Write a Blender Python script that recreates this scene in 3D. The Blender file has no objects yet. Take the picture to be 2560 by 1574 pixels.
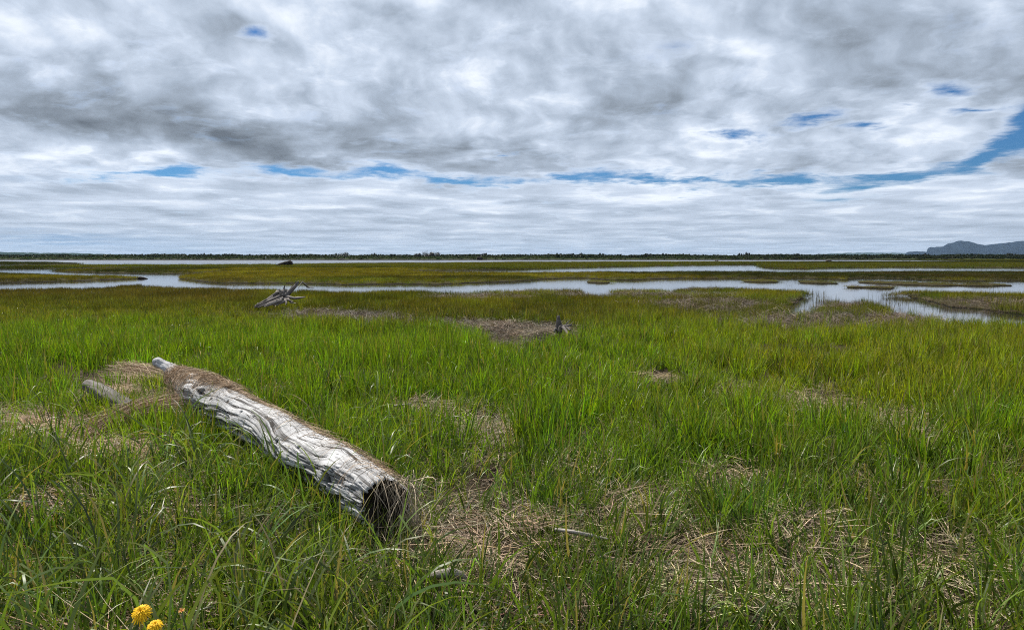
import bpy, bmesh, math, random
import numpy as np
from mathutils import Vector

S = bpy.context.scene
COL = S.collection
R = math.radians

# ------------------------------------------------------------------ camera
F = 1580.0                       # focal length in photo pixels (photo 2560 x 1574)
PITCH = R(5.35)                  # looking slightly down, horizon at y = 639
CAM = np.array([0.0, 0.0, 2.6])  # water level is z = 0, the grass under the camera is at 1.05
cd = bpy.data.cameras.new('camera')
cam = bpy.data.objects.new('camera', cd)
COL.objects.link(cam)
cam.location = CAM
cam.rotation_euler = (math.pi / 2 - PITCH, 0, 0)
cd.sensor_width = 36
cd.lens = 36 * F / 2560
cd.clip_start = 0.05
cd.clip_end = 30000
S.camera = cam

# ------------------------------------------------------------------ light
SUN_EL, SUN_AZ = R(54), R(-38)   # azimuth from +y, negative = left
sl = bpy.data.lights.new('sun', 'SUN')
sl.energy = 5.0
sl.angle = R(0.9)
sl.color = (1.0, 0.94, 0.84)
sun = bpy.data.objects.new('sun', sl)
COL.objects.link(sun)
sd = Vector((math.sin(SUN_AZ) * math.cos(SUN_EL), math.cos(SUN_AZ) * math.cos(SUN_EL), math.sin(SUN_EL)))
sun.rotation_euler = sd.to_track_quat('Z', 'Y').to_euler()
sun.location = (0, 0, 60)
S.view_settings.view_transform = 'Standard'
S.view_settings.look = 'None'
S.view_settings.exposure = 0.6
S.view_settings.gamma = 1
S.cycles.use_denoising = False
S.cycles.pixel_filter_type = 'BLACKMAN_HARRIS'
S.cycles.filter_width = 1.05
S.cycles.max_bounces = 8
S.cycles.transparent_max_bounces = 8
S.cycles.volume_bounces = 0


# ------------------------------------------------------------------ node helpers
class NT:
    def __init__(self, tree):
        self.t = tree
        self.n = tree.nodes
        self.l = tree.links

    def new(self, kind, **props):
        n = self.n.new(kind)
        for k, v in props.items():
            setattr(n, k, v)
        return n

    def put(self, sock, v):
        if isinstance(v, bpy.types.NodeSocket):
            self.l.new(v, sock)
        elif isinstance(v, (tuple, list)) and sock.type == 'RGBA' and len(v) == 3:
            sock.default_value = (*v, 1)
        else:
            sock.default_value = v

    def m(self, op, a, b=0.0, c=0.0, clamp=False):
        n = self.new('ShaderNodeMath', operation=op, use_clamp=clamp)
        self.put(n.inputs[0], a)
        self.put(n.inputs[1], b)
        self.put(n.inputs[2], c)
        return n.outputs[0]

    def vm(self, op, a, b=(0, 0, 0), s=1.0):
        n = self.new('ShaderNodeVectorMath', operation=op)
        self.put(n.inputs[0], a)
        self.put(n.inputs[1], b)
        if op == 'SCALE':
            self.put(n.inputs['Scale'], s)
        return n.outputs[0]

    def xyz(self, x, y, z=0.0):
        n = self.new('ShaderNodeCombineXYZ')
        for i, v in enumerate((x, y, z)):
            self.put(n.inputs[i], v)
        return n.outputs[0]

    def sep(self, v):
        n = self.new('ShaderNodeSeparateXYZ')
        self.put(n.inputs[0], v)
        return n.outputs

    def noise(self, v, scale, detail=4.0, rough=0.5, dist=0.0, lac=2.0, color=False):
        n = self.new('ShaderNodeTexNoise')
        self.put(n.inputs['Vector'], v)
        self.put(n.inputs['Scale'], scale)
        self.put(n.inputs['Detail'], detail)
        self.put(n.inputs['Roughness'], rough)
        self.put(n.inputs['Lacunarity'], lac)
        self.put(n.inputs['Distortion'], dist)
        return n.outputs['Color' if color else 'Fac']

    def ss(self, v, a, b, x=0.0, y=1.0):
        n = self.new('ShaderNodeMapRange', interpolation_type='SMOOTHSTEP')
        for i, q in enumerate((v, a, b, x, y)):
            self.put(n.inputs[i], q)
        return n.outputs[0]

    def mix(self, f, a, b, mode='MIX'):
        n = self.new('ShaderNodeMix', data_type='RGBA', blend_type=mode)
        self.put(n.inputs[0], f)
        self.put(n.inputs[6], a)
        self.put(n.inputs[7], b)
        return n.outputs[2]

    def attr(self, name, kind='GEOMETRY'):
        return self.new('ShaderNodeAttribute', attribute_name=name, attribute_type=kind)

    def bump(self, h, strength, dist):
        n = self.new('ShaderNodeBump')
        self.put(n.inputs['Strength'], strength)
        self.put(n.inputs['Distance'], dist)
        self.put(n.inputs['Height'], h)
        return n.outputs[0]


# ------------------------------------------------------------------ sky
cp, sp = math.cos(PITCH), math.sin(PITCH)


def ray(px, py):
    a, b = (px - 1280) / F, -(py - 787) / F
    return np.array([a, cp + b * sp, -sp + b * cp])


def UV(px, py):                  # direction of a photo pixel as tangents of azimuth and height
    d = ray(px, py)
    return d[0] / d[1], d[2] / d[1]


# where the breaks, the heavy and the thin parts of the cloud cover stand: photo direction, half axes, amount, tilt
GAPS = [(420, 430, 210, 40, 1.25), (270, 442, 260, 22, 0.6), (730, 430, 230, 36, 0.95), (960, 432, 220, 34, 1.1), (1160, 452, 200, 30, 1.1),
        (1400, 452, 260, 26, 0.75), (1560, 442, 220, 38, 1.1), (1760, 452, 260, 24, 0.8), (1960, 444, 240, 38, 1.25), (2240, 448, 380, 48, 1.35, 10),
        (2480, 392, 190, 52, 1.25, 25), (2590, 330, 140, 110, 1.35), (650, 84, 75, 40, 1.0), (2030, 296, 130, 34, 1.05, 20), (2170, 300, 130, 28, 0.95),
        (1830, 340, 170, 26, 1.0), (2340, 214, 120, 38, 1.0), (2250, 250, 100, 20, 0.6), (2420, 268, 190, 26, 0.95, 5), (2570, 270, 90, 60, 1.1),
        (1240, 388, 90, 18, 0.65), (1730, 478, 80, 26, 0.7), (1250, 155, 50, 26, 0.5), (1500, 490, 60, 12, 0.4),
        (580, 436, 160, 22, 0.2), (850, 436, 160, 20, 0.2), (1070, 446, 140, 18, 0.2), (1290, 458, 170, 18, 0.2), (1680, 450, 150, 20, 0.2),
        (1860, 452, 150, 22, 0.2), (2100, 452, 200, 30, 0.2), (2480, 440, 140, 26, 0.2)]
DARK = [(120, 260, 560, 170, 0.40, -10), (560, 335, 480, 100, 0.38, -14), (850, 350, 420, 100, 0.30, -5), (1080, 380, 380, 60, 0.22),
        (1370, 190, 220, 150, 0.20), (1650, 240, 170, 130, 0.16), (1780, 90, 260, 100, 0.10), (2200, 60, 420, 120, 0.18),
        (1450, 60, 160, 90, 0.10), (1330, 425, 130, 30, 0.20), (1700, 400, 260, 30, 0.10), (700, 240, 260, 90, 0.14),
        (1050, 230, 200, 80, 0.10)]
LITE = [(1160, 185, 150, 70, 0.34), (1330, 70, 70, 90, 0.26), (1400, 15, 160, 50, 0.24), (1830, 130, 220, 60, 0.20),
        (60, 40, 260, 130, 0.22), (300, 380, 420, 60, 0.20, -8), (1640, 170, 120, 50, 0.15), (1450, 260, 130, 50, 0.15),
        (1950, 380, 420, 60, 0.12), (1100, 30, 300, 80, 0.12), (700, 500, 700, 60, 0.14), (1700, 490, 700, 50, 0.16),
        (2400, 500, 500, 50, 0.16), (2350, 350, 300, 50, 0.12)]
PALE = [(150, 600, 520, 36, 0.95), (420, 640, 420, 40, 0.6), (1500, 632, 900, 22, 0.35), (40, 445, 220, 18, 0.3)]
W = bpy.data.worlds.new('World')
S.world = W
W.use_nodes = True
k = NT(W.node_tree)
k.n.clear()
gen = k.new('ShaderNodeTexCoord').outputs['Generated']
X, Y, Z = k.sep(gen)
zc = k.m('ADD', k.m('MAXIMUM', Z, 0.0), 0.045)
px_, py_ = k.m('DIVIDE', X, zc), k.m('DIVIDE', Y, zc)
P = k.xyz(px_, py_, 0.0)                       # the cloud layer as a flat sheet overhead
yc = k.m('MAXIMUM', Y, 0.12)
Q0 = k.xyz(k.m('DIVIDE', X, yc), k.m('DIVIDE', Z, yc), 0.0)
wq = k.vm('SUBTRACT', k.noise(P, 1.1, 5, 0.6, color=True), (0.5, 0.5, 0.5))
wq2 = k.vm('SUBTRACT', k.noise(P, 4.5, 4, 0.6, color=True), (0.5, 0.5, 0.5))
Q = k.vm('ADD', Q0, k.vm('MULTIPLY', wq, (0.13, 0.05, 0)))
Q = k.vm('ADD', Q, k.vm('MULTIPLY', wq2, (0.05, 0.018, 0)))


def blobs(items):                              # soft elliptical areas at fixed directions in the sky
    acc = None
    for px, py, rx, ry, amp, *rot in items:
        u, v = UV(px, py)
        mp = k.new('ShaderNodeMapping', vector_type='TEXTURE')
        k.put(mp.inputs[0], Q)
        mp.inputs['Location'].default_value = (u, v, 0)
        mp.inputs['Rotation'].default_value = (0, 0, R(rot[0]) if rot else 0)
        mp.inputs['Scale'].default_value = (rx / F, ry / F, 1)
        g = k.new('ShaderNodeTexGradient', gradient_type='QUADRATIC_SPHERE')
        k.put(g.inputs[0], mp.outputs[0])
        acc = k.m('MULTIPLY_ADD', g.outputs['Fac'], amp, acc if acc is not None else 0.0)
    return acc


# fractal cloud fields on the sheet
w1 = k.vm('SUBTRACT', k.noise(P, 0.55, 4, 0.55, color=True), (0.5, 0.5, 0.5))
hl = k.m('SQRT', k.m('MAXIMUM', k.m('ADD', k.m('MULTIPLY', X, X), k.m('MULTIPLY', Y, Y)), 1e-5))


def towering(c0, g_):                          # clouds with height of their own look rounder than a flat sheet would
    rr_ = k.m('POWER', k.m('DIVIDE', hl, k.m('ADD', k.m('MAXIMUM', Z, 0.0), c0)), g_)
    s_ = k.m('DIVIDE', rr_, hl)
    return k.xyz(k.m('MULTIPLY', X, s_), k.m('MULTIPLY', Y, s_), 0.0)


Pt = towering(0.15, 0.5)
P1 = k.vm('ADD', Pt, k.vm('SCALE', w1, s=0.22))
PL = k.vm('ADD', towering(0.035, 0.8), k.vm('SCALE', w1, s=0.8))
n_form = k.noise(P1, 1.5, 2.0, 0.5)
n_mid = k.noise(P1, 3.4, 6.0, 0.50)
n_mid_s = k.noise(k.vm('ADD', P1, (-0.022, 0.034, 0.0)), 3.4, 6.0, 0.50)   # one step towards the sun
n_fine = k.noise(P1, 15.0, 4.0, 0.6)
n_str = k.noise(k.vm('MULTIPLY', PL, (0.85, 0.9, 1.0)), 1.6, 5.0, 0.52)

n_bil = k.m('ABSOLUTE', k.m('SUBTRACT', k.noise(P1, 5.4, 6.0, 0.52), 0.5))   # cottony lumps with bright edges
gap = k.m('MULTIPLY', blobs(GAPS), 1.15)
dark = blobs(DARK)
lite = blobs(LITE)
n_edge = k.noise(PL, 3.2, 9.0, 0.66)
cov0 = k.m('ADD', k.m('MULTIPLY_ADD', n_edge, 1.9, -0.18), k.m('MULTIPLY', k.m('SUBTRACT', n_fine, 0.5), 0.6))
cov = k.ss(k.m('SUBTRACT', cov0, gap), -0.38, 0.68)
low = k.ss(k.sep(Q)[1], 0.115, 0.150)          # 0 in the far low deck, 1 in the near one
relief = k.m('SUBTRACT', n_mid, n_mid_s)
thick = k.ss(n_mid, 0.41, 0.66)
b_hi = k.m('ADD', k.m('MULTIPLY', k.m('SUBTRACT', n_form, 0.5), -0.5),
           k.m('ADD', k.m('MULTIPLY', k.m('SUBTRACT', thick, 0.45), -0.33), k.m('MULTIPLY', relief, 2.6)))
b_hi = k.m('ADD', b_hi, k.m('MULTIPLY', k.m('SUBTRACT', n_fine, 0.5), 0.22))
b_hi = k.m('ADD', b_hi, k.m('MULTIPLY_ADD', n_bil, -0.85, 0.09))
b_lo = k.m('ADD', k.m('MULTIPLY', k.m('SUBTRACT', n_str, 0.5), -1.25), 0.13)
bb = k.m('ADD', k.m('MULTIPLY', b_hi, low), k.m('MULTIPLY', b_lo, k.m('SUBTRACT', 1.0, low)))
bb = k.m('ADD', k.m('ADD', bb, 0.515), k.m('SUBTRACT', lite, dark))
rim = k.m('MULTIPLY', k.m('SUBTRACT', 1.0, k.ss(k.m('SUBTRACT', cov0, gap), 0.35, 0.80)), 0.22)
bb = k.m('ADD', bb, rim, clamp=True)
ramp = k.new('ShaderNodeValToRGB')
k.put(ramp.inputs[0], bb)
e = ramp.color_ramp.elements
e[0].position, e[0].color = 0.0, (0.155, 0.175, 0.200, 1)
e[1].position, e[1].color = 1.0, (0.95, 0.97, 1.0, 1)
for pos, c in ((0.25, (0.275, 0.31, 0.352)), (0.5, (0.43, 0.485, 0.56)), (0.75, (0.64, 0.70, 0.79))):
    q = e.new(pos)
    q.color = (*c, 1)
sky = k.new('ShaderNodeTexSky', sky_type='NISHITA', sun_disc=False, sun_elevation=SUN_EL,
            sun_rotation=SUN_AZ, air_density=1.0, dust_density=0.3, ozone_density=3.0)
STR = 0.1
blue = k.mix(1.0, sky.outputs[0], (0.165, 0.335, 0.51), 'MULTIPLY')
cloud = k.vm('MULTIPLY', ramp.outputs[0], (0.655 / STR, 0.685 / STR, 0.725 / STR))
veil = k.ss(Z, 0.0, 0.10, 1.0, 0.0)            # far decks lose contrast low down
cloud = k.mix(k.m('MULTIPLY', veil, 0.45), cloud, (2.95, 3.4, 4.05))
pale = k.m('MULTIPLY', blobs(PALE), 1.0, clamp=True)
cloud = k.mix(pale, cloud, (1.7, 2.6, 3.9))
out = k.mix(cov, blue, cloud)
bg = k.new('ShaderNodeBackground')
k.put(bg.inputs[0], out)
bg.inputs[1].default_value = STR
wo = k.new('ShaderNodeOutputWorld')
k.l.new(bg.outputs[0], wo.inputs[0])
W.cycles.sampling_method = 'MANUAL'
W.cycles.sample_map_resolution = 256

# ==================================================================== helpers
rng = np.random.default_rng(11)


def at(px, py, z):               # world point where the ray of a photo pixel meets height z
    d = ray(px, py)
    t = (z - CAM[2]) / d[2]
    return CAM + d * t


def atd(px, py, D):              # world point on the ray of a photo pixel at distance y = D
    d = ray(px, py)
    return CAM + d * (D / d[1])


def proj(x, y, z):
    zz = z - CAM[2]
    dep = np.maximum(y * cp - zz * sp, 0.05)
    return 1280 + F * x / dep, 787 - F * (y * sp + zz * cp) / dep


def _hash(ix, iy, seed):
    h = (ix.astype(np.int64) * 374761393 + iy.astype(np.int64) * 668265263 + seed * 974711) & 0xFFFFFFFF
    h = ((h ^ (h >> 13)) * 1274126177) & 0xFFFFFFFF
    return ((h ^ (h >> 16)) & 0xFFFF) / 65535.0


def vn(x, y, seed=0):
    x, y = np.broadcast_arrays(np.asarray(x, float), np.asarray(y, float))
    ix, iy = np.floor(x), np.floor(y)
    fx, fy = x - ix, y - iy
    fx, fy = fx * fx * (3 - 2 * fx), fy * fy * (3 - 2 * fy)
    a, b = _hash(ix, iy, seed), _hash(ix + 1, iy, seed)
    c, d = _hash(ix, iy + 1, seed), _hash(ix + 1, iy + 1, seed)
    return (a * (1 - fx) + b * fx) * (1 - fy) + (c * (1 - fx) + d * fx) * fy


def fbm(x, y, oct=4, seed=0, gain=0.5):
    s, a, n = 0, 1.0, 0
    for i in range(oct):
        s = s + a * vn(x * 2 ** i + 17.3 * i, y * 2 ** i - 9.1 * i, seed + i)
        n += a
        a *= gain
    return s / n                  # 0..1, mean .5


def sst(v, a, b):
    t = np.clip((v - a) / (b - a), 0, 1)
    return t * t * (3 - 2 * t)


def mesh(name, verts, faces, mat=None, parent=None, smooth=True, attrs=None, link=True, mats=None):
    me = bpy.data.meshes.new(name)
    if isinstance(faces, np.ndarray):          # regular faces, fast path
        verts = np.asarray(verts, np.float32)
        n, c = faces.shape
        me.vertices.add(len(verts))
        me.vertices.foreach_set('co', verts.ravel())
        me.loops.add(n * c)
        me.loops.foreach_set('vertex_index', faces.ravel().astype(np.int32))
        me.polygons.add(n)
        me.polygons.foreach_set('loop_start', np.arange(0, n * c, c, dtype=np.int32))
        me.update(calc_edges=True)
    else:
        me.from_pydata([tuple(map(float, v)) for v in verts], [], faces)
        me.update()
    me.validate()
    for k_, (kind, data) in (attrs or {}).items():
        a = me.attributes.new(k_, kind, 'POINT')
        a.data.foreach_set('value' if kind in ('FLOAT', 'INT') else 'vector', np.asarray(data, np.float32).ravel())
    for m_ in (mats or ([mat] if mat else [])):
        me.materials.append(m_)
    if smooth:
        me.polygons.foreach_set('use_smooth', np.ones(len(me.polygons), bool))
    o = bpy.data.objects.new(name, me)
    if link:
        COL.objects.link(o)
    if parent:
        o.parent = parent
    return o


def tag(o, label=None, cat=None, group=None, kind=None):
    for k_, v in (('label', label), ('category', cat), ('group', group), ('kind', kind)):
        if v:
            o[k_] = v
    return o


def thing(name, loc, label, cat, group=None):
    o = bpy.data.objects.new(name, None)
    COL.objects.link(o)
    o.location = [float(v) for v in loc]
    o.empty_display_size = 0.2
    return tag(o, label, cat, group)


def material(name):
    m = bpy.data.materials.new(name)
    m.use_nodes = True
    q = NT(m.node_tree)
    b = q.n['Principled BSDF']
    return m, q, b


# ==================================================================== where water stands
# each strip: its far edge and its near edge as they show in the photo (near edges at the height of the bank's grass)
STRIPS = [
    # the river in front of the far shore
    ([(-400, 649), (0, 649), (1290, 649), (2130, 650.2), (2453, 651.3), (2470, 651.6)],
     [(-400, 666), (0, 666), (100, 665), (215, 663), (430, 662.4), (700, 661), (860, 659.3), (1000, 657.8), (1100, 658.2),
      (1290, 655.8), (1500, 655.2), (1720, 654.8), (2000, 654.6), (2130, 654.4), (2300, 653.8), (2453, 652.4), (2470, 651.9)]),
    # thin creek behind the left spit
    ([(-300, 672.5), (0, 672), (100, 671), (215, 669.8), (430, 666.3), (662, 665.3), (700, 665.2)],
     [(-300, 676), (0, 675.5), (105, 674.5), (215, 672.2), (300, 671), (430, 668.6), (662, 667.4), (700, 666)]),
    # wide pool at the left
    ([(-300, 672), (0, 672.6), (60, 674), (105, 676.5), (185, 680), (260, 682), (350, 683.6), (430, 684.6), (470, 683.4), (505, 681.6), (535, 681)],
     [(-300, 681), (0, 683), (100, 686), (150, 688), (215, 690), (300, 690), (340, 691), (366, 694), (433, 692), (470, 687.5), (505, 684), (535, 681.8)]),
    # the near channel from the left edge to the right edge
    ([(-300, 709), (0, 707), (100, 705), (200, 702), (260, 700), (310, 698.5), (345, 697.5), (372, 690), (433, 690), (450, 697), (480, 701),
      (520, 705), (560, 708), (650, 709), (740, 708.5), (860, 712), (930, 710.5), (1000, 709.7), (1087, 711), (1147, 710), (1160, 708),
      (1227, 706), (1290, 703.5), (1342, 699), (1412, 696), (1465, 695.7), (1517, 700), (1587, 701), (1640, 697), (1720, 695.7),
      (1877, 695.7), (1982, 695.7), (2070, 697.4), (2110, 700), (2130, 696), (2200, 695), (2305, 698.4), (2375, 702), (2440, 703.6), (2497, 701), (2900, 700)],
     [(-300, 719), (0, 716), (100, 714), (200, 714.5), (260, 712), (310, 707), (345, 705), (366, 708), (433, 711.5), (482, 711.8), (542, 714),
      (587, 715), (640, 717), (692, 718.2), (780, 719), (860, 723), (904, 724.5), (947, 721), (1035, 720.5), (1122, 724), (1210, 723),
      (1290, 720), (1351, 718.5), (1400, 717), (1447, 719), (1472, 729), (1524, 730), (1535, 719), (1587, 716), (1640, 717), (1680, 722),
      (1720, 712), (1842, 713), (1930, 717), (2000, 719), (2052, 722), (2070, 738), (2130, 743), (2180, 738), (2225, 722), (2270, 719), (2350, 721),
      (2450, 723.5), (2560, 726), (2900, 728)]),
    # small pool and the arm running off to the right
    ([(1982, 762), (2015, 742), (2035, 734), (2062, 728)], [(1982, 769), (2010, 769), (2040, 763), (2062, 750)]),
    ([(2168, 735), (2187, 742), (2230, 743), (2300, 747), (2330, 755), (2372, 768), (2429, 771), (2486, 778), (2560, 787), (2900, 830)],
     [(2168, 745), (2187, 750), (2230, 762), (2315, 775), (2372, 789), (2429, 796), (2486, 803), (2560, 812), (2900, 860)]),
    # long pool on the right half
    ([(1035, 677.2), (1150, 675.5), (1290, 673.5), (1412, 669.5), (1517, 667), (1587, 665.6), (1720, 663), (1830, 662), (1895, 662), (1912, 668),
      (1950, 671), (2000, 672), (2100, 669), (2150, 668.6), (2217, 667.8), (2340, 668.3), (2560, 669.5), (2900, 670)],
     [(1035, 677.8), (1150, 679), (1290, 680), (1412, 679.5), (1517, 678.6), (1640, 678.4), (1720, 677), (1895, 677.5), (1947, 680), (2070, 679),
      (2150, 678.2), (2235, 677.6), (2340, 677), (2560, 678), (2900, 678)]),
]
ISLETS = [  # slivers of land inside the strips
    ([(-400, 657), (0, 657), (100, 658), (190, 659.6)], [(-400, 661.5), (0, 661.3), (100, 660.7), (190, 660)]),
    ([(2150, 704.5), (2200, 706), (2260, 708), (2330, 710), (2405, 713)], [(2150, 706.5), (2200, 709), (2260, 712), (2330, 714), (2405, 714.6)]),
    ([(2415, 711), (2470, 711.5), (2528, 713.6)], [(2415, 715), (2470, 715.5), (2528, 714.6)]),
    ([(2120, 717.5), (2180, 718.5), (2230, 719)], [(2120, 718.6), (2180, 720.5), (2230, 722)]),
    ([(1860, 701), (1900, 702), (1950, 704)], [(1860, 704), (1900, 706), (1950, 706)]),
    ([(2000, 703), (2050, 705), (2090, 707)], [(2000, 707), (2050, 709), (2090, 709)]),
    ([(1470, 704), (1500, 705), (1525, 706)], [(1470, 706), (1500, 708), (1525, 707.4)]),
]
PONDS = [(1838, 687.3, 22, 1.3), (1920, 690, 12, 1.2), (1735, 688, 14, 0.9), (2195, 689.5, 14, 0.9), (2245, 691, 14, 0.8), (1950, 674.2, 50, 0.5)]


def strip_world(strip, zt, zb):
    (top, bot) = strip
    A = np.array([at(px, py, zt) for px, py in top])
    B = np.array([at(px, py, zb) for px, py in bot])
    return A[:, 0] / A[:, 1], A[:, 1], B[:, 0] / B[:, 1], B[:, 1]


SW = [strip_world(s, 0.0, zb) for s, zb in zip(STRIPS, (0.26, 0.22, 0.20, 0.46, 0.50, 0.52, 0.30))]
IW = [strip_world(s, 0.0, 0.0) for s in ISLETS]


def islet(x, y):
    i = np.full(np.shape(x), -1.0)
    for w in IW:
        i = np.maximum(i, in_strip(x, y, w))
    return i


def in_strip(x, y, w):            # >0 inside, in relative distance
    ua, ya, ub, yb = w
    yy = np.maximum(y, 1.0)
    u = x / yy
    far, near = np.interp(u, ua, ya), np.interp(u, ub, yb)
    m = np.minimum((y - near) / near, (far - y) / far)
    e0, e1 = max(ua.min(), ub.min()), min(ua.max(), ub.max())
    side = np.minimum(u - e0, e1 - u) * 0.8
    return np.minimum(m, side)


def wetness(x, y):                # positive in water, negative on land
    lw = (fbm(x * 0.35, y * 0.10, 4, 5) - 0.5) * 0.030 + (fbm(x * 1.2, y * 0.35, 3, 9) - 0.5) * 0.012
    m = np.full(np.shape(x), -1.0)
    for w in SW:
        m = np.maximum(m, in_strip(x, y, w))
    i = islet(x, y)
    m = np.where(i > -0.004, np.minimum(m, -(i * 1.5 + 0.006)), m)
    lw = lw + (fbm(x * 2.2, y * 0.55, 3, 13) - 0.5) * 0.022 * (y < 80)
    m = m + lw * np.where(y < 150, 1.0, 0.35)
    for px, py, rx, ry in PONDS:
        c = at(px, py, 0.0)
        s = F / c[1]
        dy_ = at(px, py - ry, 0.0)[1] - c[1]
        e = 1 - np.sqrt(((x - c[0]) * s / rx) ** 2 + ((y - c[1]) / dy_) ** 2)
        m = np.maximum(m, e * 0.02)
    return m


FAR = 376.0                       # foot of the far shore


def height(x, y):
    z = 0.22 + 0.83 * (1 - sst(y, -2, 27))
    z = z + (fbm(x * 0.35, y * 0.35, 3, 21) - 0.5) * 0.20 * sst(y, 1.5, 6) * (1 - sst(y, 30, 50))
    z = z + (fbm(x * 2.2, y * 2.2, 3, 25) - 0.5) * 0.13 * (1 - sst(y, 18, 60))
    z = z + 0.06 * (fbm(x * 0.05, y * 0.03, 3, 31) - 0.5)
    z = z + 0.55 * (fbm(x * 1.5, y * 1.5, 3, 35) - 0.36) * np.exp(-((x - 0.2) ** 2 / 4 + (y - 15.5) ** 2 / 7))   # rough straw heap
    z = z + 0.24 * np.exp(-((x + 1.3) ** 2 + (y - 1.2) ** 2) / 1.3)          # a low rise at the camera's feet
    w = np.where(y > 20, wetness(x, y), -1.0)
    z = z * (0.38 + 0.62 * sst(-w, 0.002, 0.05))                  # low banks
    wet = sst(w, -0.0045, 0.002)
    z = z * (1 - wet) - 0.22 * wet
    far = sst(y, FAR - 5, FAR + 4)
    zf = 0.35 + 0.55 * sst(y, FAR + 2, FAR + 14) + 0.5 * sst(y, FAR + 20, FAR + 120) + 0.2 * (fbm(x * 0.03, y * 0.03, 3, 3) - 0.5)
    return z * (1 - far) + zf * far


# ==================================================================== ground, water, hills
def grid_ground():
    a = np.geomspace(5, 48, 330) - 9                        # near rows
    b = np.geomspace(a[-1] + 9.2, 392, 520)[0:]
    ys = np.concatenate([a, b, np.geomspace(400, 13000, 30)])
    us = np.linspace(-1.45, 1.45, 430)
    Y, U_ = np.meshgrid(ys, us, indexing='ij')
    Xg = U_ * (Y + 9.5)
    Zg = height(Xg, Y)
    nr, nc = Y.shape
    i = np.arange(nr * nc).reshape(nr, nc)
    f = np.stack([i[:-1, :-1], i[:-1, 1:], i[1:, 1:], i[1:, :-1]], -1).reshape(-1, 4)
    return np.stack([Xg, Y, Zg], -1).reshape(-1, 3), f


m_ground, q, b = material('marsh soil')
g = q.new('ShaderNodeNewGeometry').outputs['Position']
n1 = q.noise(g, 0.8, 5, 0.6)
n2 = q.noise(q.vm('MULTIPLY', g, (14, 40, 10)), 1.0, 6, 0.65)
n3 = q.noise(q.vm('MULTIPLY', g, (45, 15, 10)), 1.0, 5, 0.65)
soil = q.mix(n1, (0.014, 0.011, 0.008), (0.036, 0.027, 0.018))  # dark wet soil, deepened to put shade between blades into its colour
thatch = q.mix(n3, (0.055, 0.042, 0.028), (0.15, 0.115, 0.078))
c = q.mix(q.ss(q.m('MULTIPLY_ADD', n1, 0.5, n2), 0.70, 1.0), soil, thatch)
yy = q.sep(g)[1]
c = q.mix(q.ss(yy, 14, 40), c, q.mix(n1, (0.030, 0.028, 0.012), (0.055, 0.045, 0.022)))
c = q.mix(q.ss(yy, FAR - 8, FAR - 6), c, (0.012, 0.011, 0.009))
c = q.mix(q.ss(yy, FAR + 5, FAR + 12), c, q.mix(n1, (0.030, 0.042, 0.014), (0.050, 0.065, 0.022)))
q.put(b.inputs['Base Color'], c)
mud = q.ss(q.m('ADD', q.sep(g)[2], q.m('MULTIPLY', n1, 0.05)), 0.055, 0.085, 1.0, 0.0)
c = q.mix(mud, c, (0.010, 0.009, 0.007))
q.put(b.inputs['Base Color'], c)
b.inputs['Roughness'].default_value = 0.95
b.inputs['Specular IOR Level'].default_value = 0.05
q.put(b.inputs['Normal'], q.bump(q.m('ADD', n2, n3), 0.9, 0.03))
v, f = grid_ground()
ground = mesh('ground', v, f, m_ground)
tag(ground, 'flat marsh ground with wet brown soil under the grass', kind='structure')

m_water, q, b = material('marsh water')
g = q.new('ShaderNodeNewGeometry').outputs['Position']
h1 = q.noise(q.vm('MULTIPLY', g, (1.6, 4.0, 1)), 1.0, 4, 0.6)
h2 = q.noise(q.vm('MULTIPLY', g, (0.22, 0.7, 1)), 1.0, 4, 0.6)
yy = q.sep(g)[1]

b.inputs['IOR'].default_value = 1.333
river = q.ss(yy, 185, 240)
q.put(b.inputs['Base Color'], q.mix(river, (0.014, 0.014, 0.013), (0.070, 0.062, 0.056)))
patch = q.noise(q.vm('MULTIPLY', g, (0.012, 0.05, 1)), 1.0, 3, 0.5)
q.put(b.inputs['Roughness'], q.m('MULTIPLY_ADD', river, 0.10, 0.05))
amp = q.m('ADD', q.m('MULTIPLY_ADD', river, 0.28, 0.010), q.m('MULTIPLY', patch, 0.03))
nb = q.new('ShaderNodeBump')
q.put(nb.inputs['Height'], q.m('ADD', q.m('MULTIPLY', h1, 0.35), h2))
q.put(nb.inputs['Strength'], amp)
nb.inputs['Distance'].default_value = 0.35
q.put(b.inputs['Normal'], nb.outputs[0])
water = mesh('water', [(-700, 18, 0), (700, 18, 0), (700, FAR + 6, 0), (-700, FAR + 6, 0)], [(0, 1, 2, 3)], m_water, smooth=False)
tag(water, 'calm shallow water of the river and marsh channels', kind='structure')


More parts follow.
